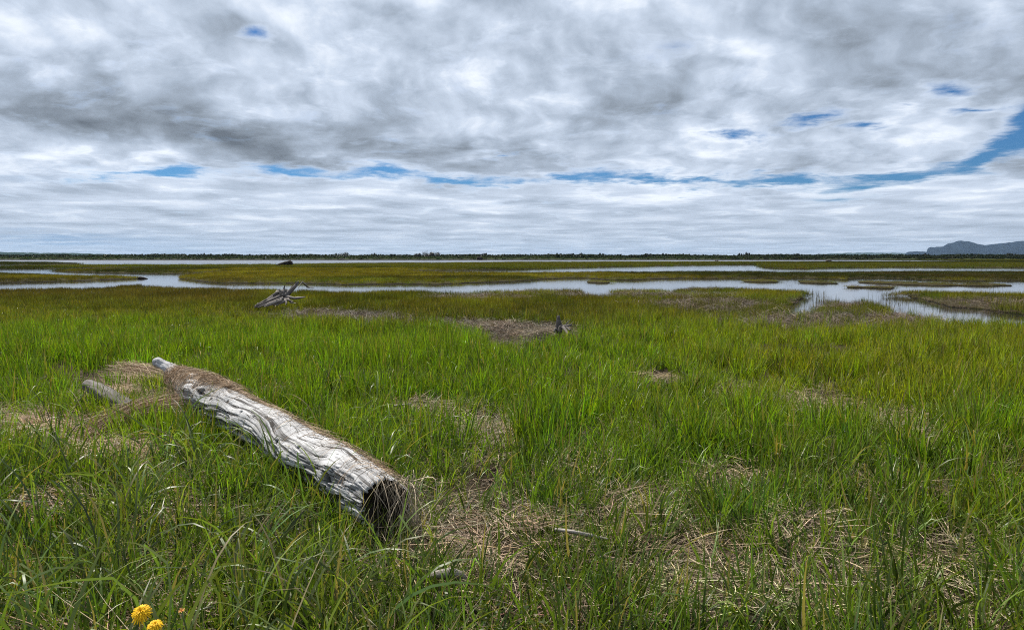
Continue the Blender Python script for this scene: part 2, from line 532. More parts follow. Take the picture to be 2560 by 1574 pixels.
def hill(name, pts, D, thick, seed, col_a, col_b, label):
    # a ridge built as terrain: skyline points (photo pixels) at distance D, sloping down both ways
    px = np.array([p[0] for p in pts], float)
    py = np.array([p[1] for p in pts], float)
    xs = np.linspace(px[0], px[-1], 420)
    sky_py = np.interp(xs, px, py) + (fbm(xs * 0.09, xs * 0 + seed, 4, seed) - 0.5) * 2.2
    rows = np.linspace(-1, 1, 31)
    V_ = []
    for r in rows:
        for x_, y_ in zip(xs, sky_py):
            top = atd(x_, y_, D)
            hgt = max(top[2] + 2, 0.5)
            fal = (1 - abs(r)) ** 0.55 if r < 0 else (1 - r)
            n_ = fbm(x_ * 0.05 + 3, r * 3.0, 4, seed) - 0.5
            wob = 1 + 0.55 * n_ * min(1, abs(r) * 3)
            V_.append((top[0] * (D + r * thick) / D, D + r * thick, -2 + hgt * min(fal * wob, 1.0)))
    nc = len(xs)
    i = np.arange(len(V_)).reshape(len(rows), nc)
    f_ = np.stack([i[:-1, :-1], i[:-1, 1:], i[1:, 1:], i[1:, :-1]], -1).reshape(-1, 4)
    m_, q, b = material(name + ' cover')
    g = q.new('ShaderNodeNewGeometry').outputs['Position']
    n_ = q.noise(g, 0.012, 6, 0.65)
    q.put(b.inputs['Base Color'], q.mix(q.ss(n_, 0.40, 0.62), col_a, col_b))
    b.inputs['Roughness'].default_value = 1
    b.inputs['Specular IOR Level'].default_value = 0.0
    return tag(mesh(name, np.array(V_), f_, m_), label, kind='structure')


hill('hills', [(2262, 634.5), (2268, 629.5), (2290, 628), (2317, 629), (2319, 621), (2327, 617.6), (2345, 617.4), (2358, 616.4), (2370, 609),
               (2384, 606), (2392, 602), (2400, 601.3), (2412, 602.5), (2425, 604), (2440, 608.5), (2462, 613), (2468, 612), (2500, 608),
               (2530, 604.5), (2560, 601.5), (2640, 592), (2760, 596), (2900, 612), (3000, 630)], 8200, 700, 3,
     (0.008, 0.013, 0.026), (0.014, 0.022, 0.032), 'haze tinted blue green wooded mountain with a blunt cliff end at the right horizon')  # cover colours bluer than the woods, with distance haze put in
hill('hills', [(-500, 622), (-300, 626), (-60, 629), (0, 629.8), (60, 631), (100, 632.6), (140, 631.8), (180, 632), (230, 634), (300, 636), (360, 637.5)],
     5200, 500, 5, (0.012, 0.024, 0.016), (0.025, 0.040, 0.024), 'low dark wooded hills along the left horizon')
hill('hills', [(2040, 635.4), (2090, 632.6), (2150, 631.5), (2230, 631.8), (2275, 632.4), (2330, 634)], 11500, 500, 7,
     (0.03, 0.045, 0.04), (0.04, 0.06, 0.05), 'faint distant headland left of the mountain on the horizon')

m_haze = bpy.data.materials.new('thin air')
m_haze.use_nodes = True
q = NT(m_haze.node_tree)
q.n.clear()
pv = q.new('ShaderNodeVolumePrincipled')
pv.inputs['Color'].default_value = (0.48, 0.70, 1.0, 1)
pv.inputs['Density'].default_value = 0.000022
pv.inputs['Anisotropy'].default_value = 0.2
mo = q.new('ShaderNodeOutputMaterial')
q.l.new(pv.outputs[0], mo.inputs['Volume'])
HX, HY0, HY1, HZ0, HZ1 = 15000, -3000, 13500, -4.0, 230.0
hv = [(x, y, z) for z in (HZ0, HZ1) for y in (HY0, HY1) for x in (-HX, HX)]
hf = [(0, 2, 3, 1), (4, 5, 7, 6), (0, 1, 5, 4), (2, 6, 7, 3), (0, 4, 6, 2), (1, 3, 7, 5)]
haze = mesh('haze', hv, hf, m_haze, smooth=False)
tag(haze, 'thin bluish air between the marsh and the far hills', kind='stuff')

# ==================================================================== grass
LIB = bpy.data.collections.new('plant stock')       # source tufts, not linked to the scene


def ribbons(n, spread, hl, w, lean, bend, segs, kink=0.0, flat=False, kpow=1.6, seed=0, zjit=0.0, aim=None, clus=1.0, taper=2.2):
    """n grass blades: curved ribbons that taper to a point. Returns verts, faces, t, rnd."""
    r = np.random.default_rng(seed)
    rad = spread * np.sqrt(r.random(n)) ** clus
    an = r.random(n) * 2 * np.pi
    bx, by = rad * np.cos(an), rad * np.sin(an)
    az = an + r.normal(0, 1.0, n) if aim is None else aim + r.normal(0, 0.35, n) + np.pi * (r.random(n) < 0.5)
    L = r.uniform(hl[0], hl[1], n)
    th0 = np.abs(r.normal(lean[0], lean[1], n)) if not flat else r.normal(np.pi / 2 - 0.06, 0.13, n)
    bd = r.uniform(bend[0], bend[1], n)
    kk = (r.random(n) < kink) * r.uniform(0.7, 1.6, n)
    kp = r.uniform(0.45, 0.8, n)
    turn = r.normal(0, 0.25, n) if not flat else r.normal(0, 0.45, n)
    s = np.linspace(0, 1, segs + 1)
    th = th0[:, None] + bd[:, None] * s[None] ** kpow + kk[:, None] * sst(s[None], kp[:, None] - 0.07, kp[:, None] + 0.07)
    a = az[:, None] + turn[:, None] * s[None]
    ds = (L / segs)[:, None]
    dx, dy, dz = np.sin(th) * np.cos(a) * ds, np.sin(th) * np.sin(a) * ds, np.cos(th) * ds
    cx = bx[:, None] + np.concatenate([np.zeros((n, 1)), np.cumsum(dx[:, :-1], 1)], 1)
    cy = by[:, None] + np.concatenate([np.zeros((n, 1)), np.cumsum(dy[:, :-1], 1)], 1)
    cz = (r.random(n) * zjit)[:, None] + np.concatenate([np.zeros((n, 1)), np.cumsum(dz[:, :-1], 1)], 1)
    if not flat:
        cz = cz - 0.02
    ww = (r.uniform(w[0], w[1], n))[:, None] * (1 - s[None] ** taper) * (0.65 + 0.35 * np.minimum(1, s[None] * 4)) * 0.5
    tw = r.normal(0, 0.7, n)[:, None] + r.normal(0, 0.6, n)[:, None] * s[None]
    # width axis: horizontal, across the bending plane, rolled by tw
    hx, hy = -np.sin(a), np.cos(a)
    nx, ny, nz = np.cos(th) * np.cos(a), np.cos(th) * np.sin(a), -np.sin(th)
    wx, wy, wz = hx * np.cos(tw) + nx * np.sin(tw), hy * np.cos(tw) + ny * np.sin(tw), nz * np.sin(tw)
    Lf = np.stack([cx - wx * ww, cy - wy * ww, cz - wz * ww], -1)
    Rt = np.stack([cx + wx * ww, cy + wy * ww, cz + wz * ww], -1)
    V_ = np.stack([Lf, Rt], 2).reshape(-1, 3)
    m = (segs + 1) * 2
    base = (np.arange(n) * m)[:, None] + (np.arange(segs) * 2)[None]
    f_ = np.stack([base, base + 1, base + 3, base + 2], -1).reshape(-1, 4)
    t = np.repeat(np.tile(s, n), 2)
    rn = np.repeat(r.random(n), m)
    return V_, f_, t, rn


def join(parts):
    V_, F_, T_, R_, o = [], [], [], [], 0
    for v_, f_, t_, r_ in parts:
        V_.append(v_), F_.append(f_ + o), T_.append(t_), R_.append(r_)
        o += len(v_)
    return np.concatenate(V_), np.concatenate(F_), np.concatenate(T_), np.concatenate(R_)


def leafy(name, light, tip=(1.25, 1.05, 0.6), rough=0.5, spec=0.3, trans=0.4, rv=0.55, dry=None):
    """green or straw ribbon: colour comes from the tuft (what grows there, plus cloud shade in dark marsh tints), the blade and how far out along it"""
    m_, q, b = material(name)
    tint = q.attr('tint', 'INSTANCER').outputs['Color']
    rnd = q.attr('rnd').outputs['Fac']
    t_ = q.attr('along').outputs['Fac']
    c_ = q.vm('SCALE', tint, s=q.m('MULTIPLY_ADD', rnd, rv * 2, 1 - rv))
    c_ = q.mix(q.ss(t_, 0.55, 1.0), c_, q.vm('MULTIPLY', c_, tip))
    if dry:
        c_ = q.mix(q.m('MULTIPLY', q.m('GREATER_THAN', rnd, 1 - dry[0]), 0.85), c_, dry[1])
    q.put(b.inputs['Base Color'], c_)
    b.inputs['Roughness'].default_value = rough
    b.inputs['Specular IOR Level'].default_value = spec
    tr = q.new('ShaderNodeBsdfTranslucent')
    q.put(tr.inputs[0], q.vm('MULTIPLY', c_, light))
    ms = q.new('ShaderNodeMixShader')
    ms.inputs[0].default_value = trans
    q.l.new(b.outputs[0], ms.inputs[1])
    q.l.new(tr.outputs[0], ms.inputs[2])
    q.l.new(ms.outputs[0], q.n['Material Output'].inputs[0])
    return m_


M_SEDGE = leafy('sedge blade', (1.75, 1.75, 0.42), spec=0.28, rough=0.45, trans=0.35, rv=0.6, dry=(0.05, (0.20, 0.15, 0.08)))
M_GRASS = leafy('grass blade', (1.65, 1.65, 0.45), spec=0.32, rough=0.42, trans=0.34, rv=0.6, dry=(0.07, (0.22, 0.17, 0.10)))
M_STRAW = leafy('dead grass', (1.0, 0.9, 0.8), tip=(1.1, 1.1, 1.05), rough=0.55, spec=0.25, trans=0.12, rv=0.75)
M_MARSH = leafy('marsh grass', (1.4, 1.5, 0.6), trans=0.35, rv=0.5, spec=0.12)


def stock(kind, sets, mat):
    col = bpy.data.collections.new(kind)
    LIB.children.link(col)
    for i, parts in enumerate(sets):
        v_, f_, t_, r_ = join(parts)
        o = mesh('%s_%02d' % (kind, i), v_, f_, mat, attrs={'along': ('FLOAT', t_), 'rnd': ('FLOAT', r_)}, link=False)
        col.objects.link(o)
    return col, len(sets)


def scatter(name, label, pts, col, scale, rot, tint, mat=None, kind='stuff'):
    """one object: a tuft of the stock on every point"""
    stock_col, n = col
    N = len(pts)
    me = bpy.data.meshes.new(name)
    me.vertices.add(N)
    me.vertices.foreach_set('co', np.asarray(pts, np.float32).ravel())

    def add(nm, kd, dat, key):
        a = me.attributes.new(nm, kd, 'POINT')
        a.data.foreach_set(key, np.asarray(dat).ravel())
    add('size', 'FLOAT_VECTOR', np.asarray(scale, np.float32), 'vector')
    add('turn', 'FLOAT_VECTOR', np.asarray(rot, np.float32), 'vector')
    add('tint', 'FLOAT_COLOR', np.concatenate([tint, np.ones((N, 1))], 1).astype(np.float32), 'color')
    add('pick', 'INT', rng.integers(0, n, N).astype(np.int32), 'value')
    o = bpy.data.objects.new(name, me)
    COL.objects.link(o)
    ng = bpy.data.node_groups.new(name, 'GeometryNodeTree')
    ng.interface.new_socket('Geometry', in_out='INPUT', socket_type='NodeSocketGeometry')
    ng.interface.new_socket('Geometry', in_out='OUTPUT', socket_type='NodeSocketGeometry')
    gi, go = ng.nodes.new('NodeGroupInput'), ng.nodes.new('NodeGroupOutput')
    ci = ng.nodes.new('GeometryNodeCollectionInfo')
    ci.inputs['Collection'].default_value = stock_col
    ci.inputs['Separate Children'].default_value = True
    ci.inputs['Reset Children'].default_value = True
    ip = ng.nodes.new('GeometryNodeInstanceOnPoints')

    def na(nm, dt):
        a = ng.nodes.new('GeometryNodeInputNamedAttribute')
        a.data_type = dt
        a.inputs['Name'].default_value = nm
        return [s_ for s_ in a.outputs if s_.enabled and s_.name == 'Attribute'][0]
    er = ng.nodes.new('FunctionNodeEulerToRotation')
    L_ = ng.links
    L_.new(gi.outputs[0], ip.inputs['Points'])
    L_.new(ci.outputs[0], ip.inputs['Instance'])
    ip.inputs['Pick Instance'].default_value = True
    L_.new(na('pick', 'INT'), ip.inputs['Instance Index'])
    L_.new(na('turn', 'FLOAT_VECTOR'), er.inputs[0])
    L_.new(er.outputs[0], ip.inputs['Rotation'])
    L_.new(na('size', 'FLOAT_VECTOR'), ip.inputs['Scale'])
    L_.new(ip.outputs[0], go.inputs[0])
    md = o.modifiers.new('tufts', 'NODES')
    md.node_group = ng
    return tag(o, label, None, kind=kind)


def field(y0, y1, per_m2, az=0.98, pad=1.3, pw=1.0):
    """random spots over the ground seen by the camera; pw < 1 thins them with distance"""
    n = 40000
    ys = np.linspace(y0, y1, 400)
    wd = 2 * az * (ys + pad) * (ys / y0) ** (pw - 1)
    cum = np.concatenate([[0], np.cumsum((wd[1:] + wd[:-1]) / 2 * np.diff(ys))])
    n = int(cum[-1] * per_m2)
    y = np.interp(rng.random(n) * cum[-1], cum, ys)
    x = (rng.random(n) * 2 - 1) * az * (y + pad)
    return x, y


def soft(px, py, items):          # 0..1 union of soft ellipses given in photo pixels
    a = np.zeros(np.shape(px))
    for cx, cy, rx, ry, *r_ in items:
        s_ = R(r_[0]) if r_ else 0
        dx, dy = (px - cx), (py - cy)
        u, v_ = (dx * math.cos(s_) + dy * math.sin(s_)) / rx, (-dx * math.sin(s_) + dy * math.cos(s_)) / ry
        a = np.maximum(a, 1 - sst(np.sqrt(u * u + v_ * v_), 0.55, 1.15))
    return a


# patches where dead thatch lies open between the green (photo pixels of the ground)
BARE = [(1180, 1085, 130, 45), (1060, 1035, 110, 35), (1230, 1130, 60, 60), (1830, 990, 75, 30), (1700, 965, 40, 20), (2060, 1030, 110, 60),
        (2280, 1080, 130, 45), (1640, 955, 30, 22), (1270, 1440, 110, 110), (1240, 1330, 110, 60), (1780, 1490, 210, 90), (1690, 1390, 150, 55), (1610, 1285, 160, 42),
        (1970, 1340, 140, 52), (1490, 1345, 110, 42), (2330, 1400, 90, 36), (2060, 1450, 90, 40), (1120, 1330, 80, 70), (2180, 1290, 80, 30), (1850, 1210, 90, 26), (70, 1092, 190, 52), (110, 1300, 150, 30), (290, 1010, 160, 40),
        (240, 1150, 160, 50), (1310, 836, 150, 30), (1270, 868, 80, 20), (900, 797, 130, 9), (1180, 815, 90, 14), (480, 1060, 60, 25), (690, 985, 60, 18),
        (340, 950, 70, 18), (1450, 1190, 80, 40), (2420, 1500, 120, 60), (1000, 1420, 120, 50), (1390, 1545, 70, 30)]
REED = [(2150, 808, 430, 26), (1760, 765, 200, 20), (2110, 768, 90, 14), (1600, 740, 280, 8), (1560, 724, 300, 7), (1330, 728, 140, 8),
        (1200, 745, 160, 10), (2080, 765, 110, 14), (2450, 760, 160, 14), (1950, 722, 130, 8), (820, 792, 150, 14), (1000, 806, 170, 10)]
LOGLINE = [(440, 985), (560, 1045), (700, 1120), (830, 1210), (950, 1290)]


def log_clear(px, py):            # spots under the big log
    m_ = np.zeros(np.shape(px), bool)
    for (ax_, ay_), (bx_, by_) in zip(LOGLINE[:-1], LOGLINE[1:]):
        t_ = np.clip(((px - ax_) * (bx_ - ax_) + (py - ay_) * (by_ - ay_)) / ((bx_ - ax_) ** 2 + (by_ - ay_) ** 2), 0, 1)
        d_ = np.hypot(px - ax_ - t_ * (bx_ - ax_), py - ay_ - t_ * (by_ - ay_))
        m_ |= d_ < 42
    return m_


def place(x, y, keep, sc=(0.75, 1.3), tilt=0.08, zoff=0.0, squash=None):
    x, y = x[keep], y[keep]
    n = len(x)
    P_ = np.stack([x, y, height(x, y) + zoff], -1)
    s_ = rng.uniform(sc[0], sc[1], n)
    S_ = np.stack([s_, s_, s_ * rng.uniform(0.8, 1.2, n)], -1)
    Rt = np.stack([rng.normal(0, tilt, n), rng.normal(0, tilt, n), rng.uniform(0, 6.283, n)], -1)
    return P_, S_, Rt


def jitter(c_, n, a=0.18, b=0.07):
    g_ = 1 + rng.normal(0, a, (n, 1))
    return np.clip(c_ * g_ * (1 + rng.normal(0, b, (n, 3))), 0.004, 0.6)


def lerp(a, b, t_):
    return np.asarray(a) * (1 - t_[:, None]) + np.asarray(b) * t_[:, None]


def green(px, py, x, y):
    """what colour the living grass has here"""
    n1 = fbm(x * 0.5, y * 0.35, 3, 51)
    n2 = fbm(x * 0.12, y * 0.07, 3, 57)
    c_ = lerp((0.076, 0.126, 0.022), (0.095, 0.164, 0.012), sst(py, 1330, 1080) if False else 1 - sst(py, 1080, 1330))
    yel = sst(px + (n1 - 0.5) * 500, 1250, 2150) * (1 - sst(py, 960, 1150)) * sst(py, 770, 820)
    c_ = lerp2(c_, (0.136, 0.176, 0.011), yel * 0.9)
    rt = sst(px, 2150, 2560) * sst(py, 1000, 1250)
    c_ = lerp2(c_, (0.095, 0.150, 0.012), rt * 0.7)
    oliv = 1 - sst(py + (n1 - 0.5) * 60, 790, 850)
    c_ = lerp2(c_, (0.098, 0.106, 0.017), oliv * 0.85)
    br = (1 - sst(py + (n2 - 0.5) * 50, 735, 790)) * (1 - sst(px, 560, 800))
    c_ = lerp2(c_, (0.068, 0.052, 0.018), br * 0.85)
    yl2 = (1 - sst(py, 752, 790)) * sst(px, 640, 820)
    c_ = lerp2(c_, (0.120, 0.104, 0.014), yl2 * 0.7 * sst(n1, 0.3, 0.6))
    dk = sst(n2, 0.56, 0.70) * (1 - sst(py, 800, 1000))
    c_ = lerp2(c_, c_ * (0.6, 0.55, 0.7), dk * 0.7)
    return c_


def lerp2(a, b, t_):
    return a * (1 - t_[:, None]) + np.asarray(b) * t_[:, None]


# ---- stock
sedge = stock('sedge_tuft', [[ribbons(25, 0.12, (0.20, 0.49), (0.0082, 0.0160), (0.16, 0.17), (0.0, 0.8), 4, kink=0.08, seed=100 + i)] for i in range(10)], M_SEDGE)
shortg = stock('short_tuft', [[ribbons(24, 0.12, (0.11, 0.31), (0.0052, 0.0112), (0.28, 0.26), (0.1, 1.3), 4, kink=0.1, seed=200 + i)] for i in range(10)], M_GRASS)
broad = stock('arching_tuft', [[ribbons(6, 0.05, (0.36, 0.68), (0.008, 0.0135), (0.28, 0.2), (0.9, 2.3), 8, kink=0.25, seed=300 + i, kpow=1.9, taper=2.8)] for i in range(14)], M_GRASS)
straw = stock('straw_tuft', [[ribbons(64, 0.22, (0.05, 0.24), (0.0016, 0.0036), (0, 0), (-0.12, 0.18), 3, flat=True, kink=0.06, seed=400 + i, zjit=0.045)] for i in range(8)], M_STRAW)
swept = stock('swept_straw', [[ribbons(46, 0.20, (0.16, 0.42), (0.0015, 0.0036), (0, 0), (-0.1, 0.16), 4, flat=True, seed=450 + i, zjit=0.05, aim=0.0)] for i in range(6)], M_STRAW)
tanup = stock('dry_stem_tuft', [[ribbons(12, 0.14, (0.15, 0.40), (0.0015, 0.003), (0.45, 0.35), (0.0, 0.9), 4, kink=0.5, seed=500 + i)] for i in range(8)], M_STRAW)
marsh = stock('marsh_tuft', [[ribbons(46, 0.34, (0.20, 0.42), (0.010, 0.017), (0.12, 0.15), (0.0, 0.5), 2, seed=600 + i)] for i in range(6)], M_MARSH)
mead = stock('meadow_patch', [[ribbons(110, 1.2, (0.22, 0.40), (0.04, 0.09), (0.12, 0.15), (0.0, 0.5), 1, seed=650 + i, taper=1.3)] for i in range(5)], M_MARSH)
reed = stock('dead_reed_tuft', [[ribbons(13, 0.30, (0.12, 0.36), (0.004, 0.010), (0.28, 0.28), (0.0, 0.7), 4, kink=0.75, seed=700 + i),
                                 ribbons(22, 0.35, (0.2, 0.6), (0.004, 0.011), (0, 0), (-0.1, 0.25), 3, flat=True, seed=740 + i, zjit=0.10)] for i in range(8)], M_STRAW)
stalk = stock('water_stalks', [[ribbons(7, 0.55, (0.22, 0.52), (0.008, 0.016), (0.06, 0.10), (0.0, 0.35), 3, kink=0.15, seed=800 + i)] for i in range(6)], M_MARSH)


def herb(seed):                   # small leafy weed: thin stems with little oval leaves and seed heads
    r = np.random.default_rng(seed)
    V_, F_, T_, R_ = [ribbons(5, 0.05, (0.14, 0.30), (0.0016, 0.0026), (0.2, 0.2), (0.0, 0.5), 4, seed=seed)][0]
    V_, F_, T_, R_ = [V_], [F_], [T_], [R_]
    o = len(V_[0])
    stems = V_[0].reshape(5, 5, 2, 3).mean(2)
    for st in stems:
        for j in range(11):
            u = r.uniform(0.25, 1.0) * 3.999
            p = st[int(u)] * (1 - u % 1) + st[int(u) + 1] * (u % 1)
            d = r.normal(size=3)
            d[2] = abs(d[2]) * 0.5
            d /= np.linalg.norm(d)
            s_ = np.cross(d, r.normal(size=3))
            s_ /= np.linalg.norm(s_)
            l_, w_ = r.uniform(0.010, 0.024), r.uniform(0.003, 0.006)
            V_.append(np.array([p, p + d * l_ * .5 + s_ * w_, p + d * l_, p + d * l_ * .5 - s_ * w_]))
            F_.append(np.array([[0, 1, 2, 3]]) + o)
            o += 4
            T_.append(np.full(4, 0.6))
            R_.append(np.full(4, r.random()))
    return np.concatenate(V_), np.concatenate(F_), np.concatenate(T_), np.concatenate(R_)


weed = stock('leafy_weed', [[herb(900 + i)] for i in range(8)], M_GRASS)

# ---- tall sedge of the middle distance
x, y = field(3.2, 30, 62, pw=0.55)
px, py = proj(x, y, height(x, y))
bare = soft(px, py, BARE)
fore = sst(py, 1060, 1230)                         # the sedge gives way to lower grass in front
clump = fbm(x * 0.9, y * 0.9, 3, 61)
den = (1 - 0.93 * bare) * (1 - 0.45 * fore) * np.clip(0.22 + 2.3 * (clump - 0.30), 0.10, 1)
den *= np.where((px > 330) & (px < 1150) & (py > 1000), 0.55, 1)
den *= 1 - 0.85 * soft(px, py, REED)
keep = (rng.random(len(x)) < den) & (wetness(x, y) < -0.004) & ~log_clear(px, py)
Pp, Ss, Rr = place(x, y, keep, (0.72, 1.12), 0.09)
hfac = 0.45 + 1.05 * fbm(Pp[:, 0] * 0.55, Pp[:, 1] * 0.55, 3, 66)
hfac *= np.where(py[keep] < 790, 0.75, 1.0) * (1 - 0.25 * fore[keep]) * (1 - 0.3 * bare[keep])
Ss[:, 2] *= hfac
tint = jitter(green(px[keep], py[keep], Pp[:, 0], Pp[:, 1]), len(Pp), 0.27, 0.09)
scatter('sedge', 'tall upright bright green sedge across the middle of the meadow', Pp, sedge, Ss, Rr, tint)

# ---- low mixed grass of the foreground
x, y = field(0.95, 8.5, 170, pw=0.45)
px, py = proj(x, y, height(x, y))
bare = soft(px, py, BARE)
clump = fbm(x * 1.6, y * 1.6, 3, 71)
den = (1 - 0.76 * bare) * np.clip(0.32 + 2.0 * (clump - 0.3), 0.15, 1) * (1 - 0.35 * sst(px, 900, 1300) * (py > 1150))
keep = (rng.random(len(x)) < den) & ~log_clear(px, py)
Pp, Ss, Rr = place(x, y, keep, (0.7, 1.5), 0.12)
Ss[:, 2] *= np.where(px[keep] < 1000, 1.15, 0.95) * (0.7 + 0.6 * clump[keep])
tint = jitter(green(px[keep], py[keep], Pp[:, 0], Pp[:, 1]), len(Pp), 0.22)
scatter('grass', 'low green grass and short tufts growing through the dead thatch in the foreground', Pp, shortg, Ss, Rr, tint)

# ---- broad arching blades
x, y = field(1.35, 7.0, 42, pw=0.2)
px, py = proj(x, y, height(x, y))
side = np.clip(1.0 - 0.72 * sst(px, 800, 1300) + 0.25 * sst(px, 2000, 2500), 0, 1)
den = side * (1 - 0.9 * soft(px, py, BARE)) * np.where(py > 1120, 1, 0.35)
keep = (rng.random(len(x)) < den) & ~log_clear(px, py)
Pp, Ss, Rr = place(x, y, keep, (0.55, 1.05), 0.12)
tint = jitter(lerp2(green(px[keep], py[keep], Pp[:, 0], Pp[:, 1]), (0.105, 0.145, 0.048), np.full(keep.sum(), 0.7)), keep.sum(), 0.2)
scatter('grass', 'broad arching grass blades bending over in the foreground', Pp, broad, Ss * (1.25 - 0.4 * sst(px[keep], 900, 1400))[:, None], Rr, tint)

# ---- leafy weeds
x, y = field(1.2, 7.5, 26, pw=0.5)
px, py = proj(x, y, height(x, y))
den = np.clip(1.1 - sst(px, 900, 1800) * 0.8, 0, 1) * (1 - 0.6 * soft(px, py, BARE)) * np.clip(3 * (fbm(x, y, 3, 81) - 0.35), 0, 1)
keep = (rng.random(len(x)) < den) & ~log_clear(px, py)
Pp, Ss, Rr = place(x, y, keep, (0.7, 1.3), 0.1)
scatter('weeds', 'small leafy weeds with thin stems between the grass', Pp, weed, Ss, Rr, jitter(np.tile([0.062, 0.082, 0.026], (keep.sum(), 1)), keep.sum(), 0.3))

# ---- dead thatch
x, y = field(0.95, 24, 105, pw=0.35)
px, py = proj(x, y, height(x, y))
bare = soft(px, py, BARE)
den = 0.42 * sst(py, 950, 1150) + bare * (0.9 - 0.25 * sst(y, 9, 15))
keep = rng.random(len(x)) < den
Pp, Ss, Rr = place(x, y, keep, (0.7, 1.4), 0.10, zoff=0.012)
Pp[:, 2] += 0.05 * bare[keep] * rng.random(keep.sum())
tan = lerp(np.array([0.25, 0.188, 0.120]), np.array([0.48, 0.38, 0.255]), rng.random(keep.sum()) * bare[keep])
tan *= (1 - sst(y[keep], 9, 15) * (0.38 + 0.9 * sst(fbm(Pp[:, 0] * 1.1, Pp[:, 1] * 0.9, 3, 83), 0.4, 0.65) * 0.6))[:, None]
lf = (px[keep] < 520)
sel = ~lf
Ss[:, :2] *= (1 + 0.8 * sst(y[keep], 10, 16))[:, None]
Ss[:, 2] *= 1 + 1.2 * sst(y[keep], 10, 16)
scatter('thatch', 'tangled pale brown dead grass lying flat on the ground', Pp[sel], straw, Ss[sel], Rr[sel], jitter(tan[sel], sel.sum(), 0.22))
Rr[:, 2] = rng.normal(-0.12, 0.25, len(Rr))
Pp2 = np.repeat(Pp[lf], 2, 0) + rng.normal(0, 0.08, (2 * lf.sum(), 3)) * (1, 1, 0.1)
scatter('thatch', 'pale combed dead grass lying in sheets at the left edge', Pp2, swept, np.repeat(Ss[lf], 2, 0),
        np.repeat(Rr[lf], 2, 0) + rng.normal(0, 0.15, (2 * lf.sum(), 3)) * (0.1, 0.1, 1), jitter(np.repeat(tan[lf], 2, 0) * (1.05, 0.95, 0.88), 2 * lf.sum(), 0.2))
x, y = field(1.0, 14, 14, pw=0.4)
px, py = proj(x, y, height(x, y))
keep = rng.random(len(x)) < 0.18 + 0.65 * soft(px, py, BARE)
Pp, Ss, Rr = place(x, y, keep, (0.7, 1.2), 0.15)
scatter('dry_stems', 'thin broken dry grass stems standing among the green', Pp, tanup, Ss, Rr, jitter(np.tile([0.26, 0.205, 0.13], (keep.sum(), 1)), keep.sum(), 0.25))

# ---- marsh grass out to the channels and beyond
x, y = field(26, 130, 7.5, az=1.15, pw=0.45)
px, py = proj(x, y, height(x, y))
wt = wetness(x, y)
reedy = soft(px, py, REED)
den = np.where(wt < -0.0005, 1.0, 0.0) * (1 - 0.85 * reedy)
n3 = fbm(x * 0.10, y * 0.05, 3, 91)
keep = rng.random(len(x)) < den
Pp, Ss, Rr = place(x, y, keep, (0.75, 1.2), 0.07)
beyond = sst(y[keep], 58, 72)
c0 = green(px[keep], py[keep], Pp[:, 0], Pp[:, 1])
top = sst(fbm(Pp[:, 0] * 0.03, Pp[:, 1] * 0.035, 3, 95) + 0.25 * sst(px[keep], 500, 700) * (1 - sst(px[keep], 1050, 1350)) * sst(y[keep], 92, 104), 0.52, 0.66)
isl = lerp(np.array([0.036, 0.040, 0.012]), np.array([0.125, 0.108, 0.016]), top)  # dark tints hold grass colour and cloud shade put into it
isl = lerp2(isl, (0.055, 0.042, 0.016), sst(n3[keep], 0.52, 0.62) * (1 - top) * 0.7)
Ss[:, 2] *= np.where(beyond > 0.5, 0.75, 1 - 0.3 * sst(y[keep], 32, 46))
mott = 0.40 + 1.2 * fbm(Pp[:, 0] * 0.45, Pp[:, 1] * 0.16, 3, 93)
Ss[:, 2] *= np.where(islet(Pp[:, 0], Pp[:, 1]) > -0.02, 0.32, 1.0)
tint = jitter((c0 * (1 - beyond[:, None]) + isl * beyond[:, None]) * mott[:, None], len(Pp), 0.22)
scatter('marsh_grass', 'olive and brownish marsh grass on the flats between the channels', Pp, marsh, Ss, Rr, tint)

x, y = field(120, 372, 0.55, az=1.15, pw=0.7)
wt = wetness(x, y)
keep = wt < -0.002
px, py = proj(x, y, height(x, y))
Pp, Ss, Rr = place(x, y, keep, (0.9, 1.5), 0.05)
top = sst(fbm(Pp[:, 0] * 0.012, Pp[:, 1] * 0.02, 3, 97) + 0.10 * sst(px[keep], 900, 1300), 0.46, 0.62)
isl = lerp(np.array([0.030, 0.036, 0.012]), np.array([0.085, 0.088, 0.018]), top)  # dark end of the tint also carries painted cloud shade
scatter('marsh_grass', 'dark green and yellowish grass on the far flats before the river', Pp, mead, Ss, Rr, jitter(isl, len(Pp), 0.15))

# ---- dead reeds along the near bank, and stalks standing in the water
x, y = field(12, 75, 15, az=1.15, pw=0.6)
px, py = proj(x, y, height(x, y))
wt = wetness(x, y)
bank = np.exp(-((wt + 0.02) / 0.022) ** 2) * (px > 1000) * 0.55 * (py > 712)
den = np.maximum(soft(px, py, REED), bank) * np.where(wt > 0.002, 0.03, 1)
keep = rng.random(len(x)) < den
Pp, Ss, Rr = place(x, y, keep, (0.7, 1.25), 0.12)
tt = rng.random((keep.sum(), 1))
tint = np.array([0.085, 0.062, 0.045]) * (1 - tt) + np.array([0.24, 0.19, 0.145]) * tt ** 1.6
scatter('dead_reeds', 'brown broken dead reeds along the bank of the near channel', Pp, reed, Ss, Rr, jitter(tint, keep.sum(), 0.2))
x, y = field(26, 110, 2.4, az=1.15, pw=0.6)
px, py = proj(x, y, height(x, y))
wt = wetness(x, y)
edge = np.exp(-(wt / np.where(px > 1250, 0.045, 0.02)) ** 2) * (wt > -0.001) * (0.25 + 0.75 * (px > 1050)) * (0.25 + 0.75 * sst(fbm(x * 0.15, y * 0.06, 3, 99), 0.42, 0.58))
keep = rng.random(len(x)) < edge * 0.95
Pp, Ss, Rr = place(x, y, keep, (0.8, 1.3), 0.06)
Pp[:, 2] = -0.05
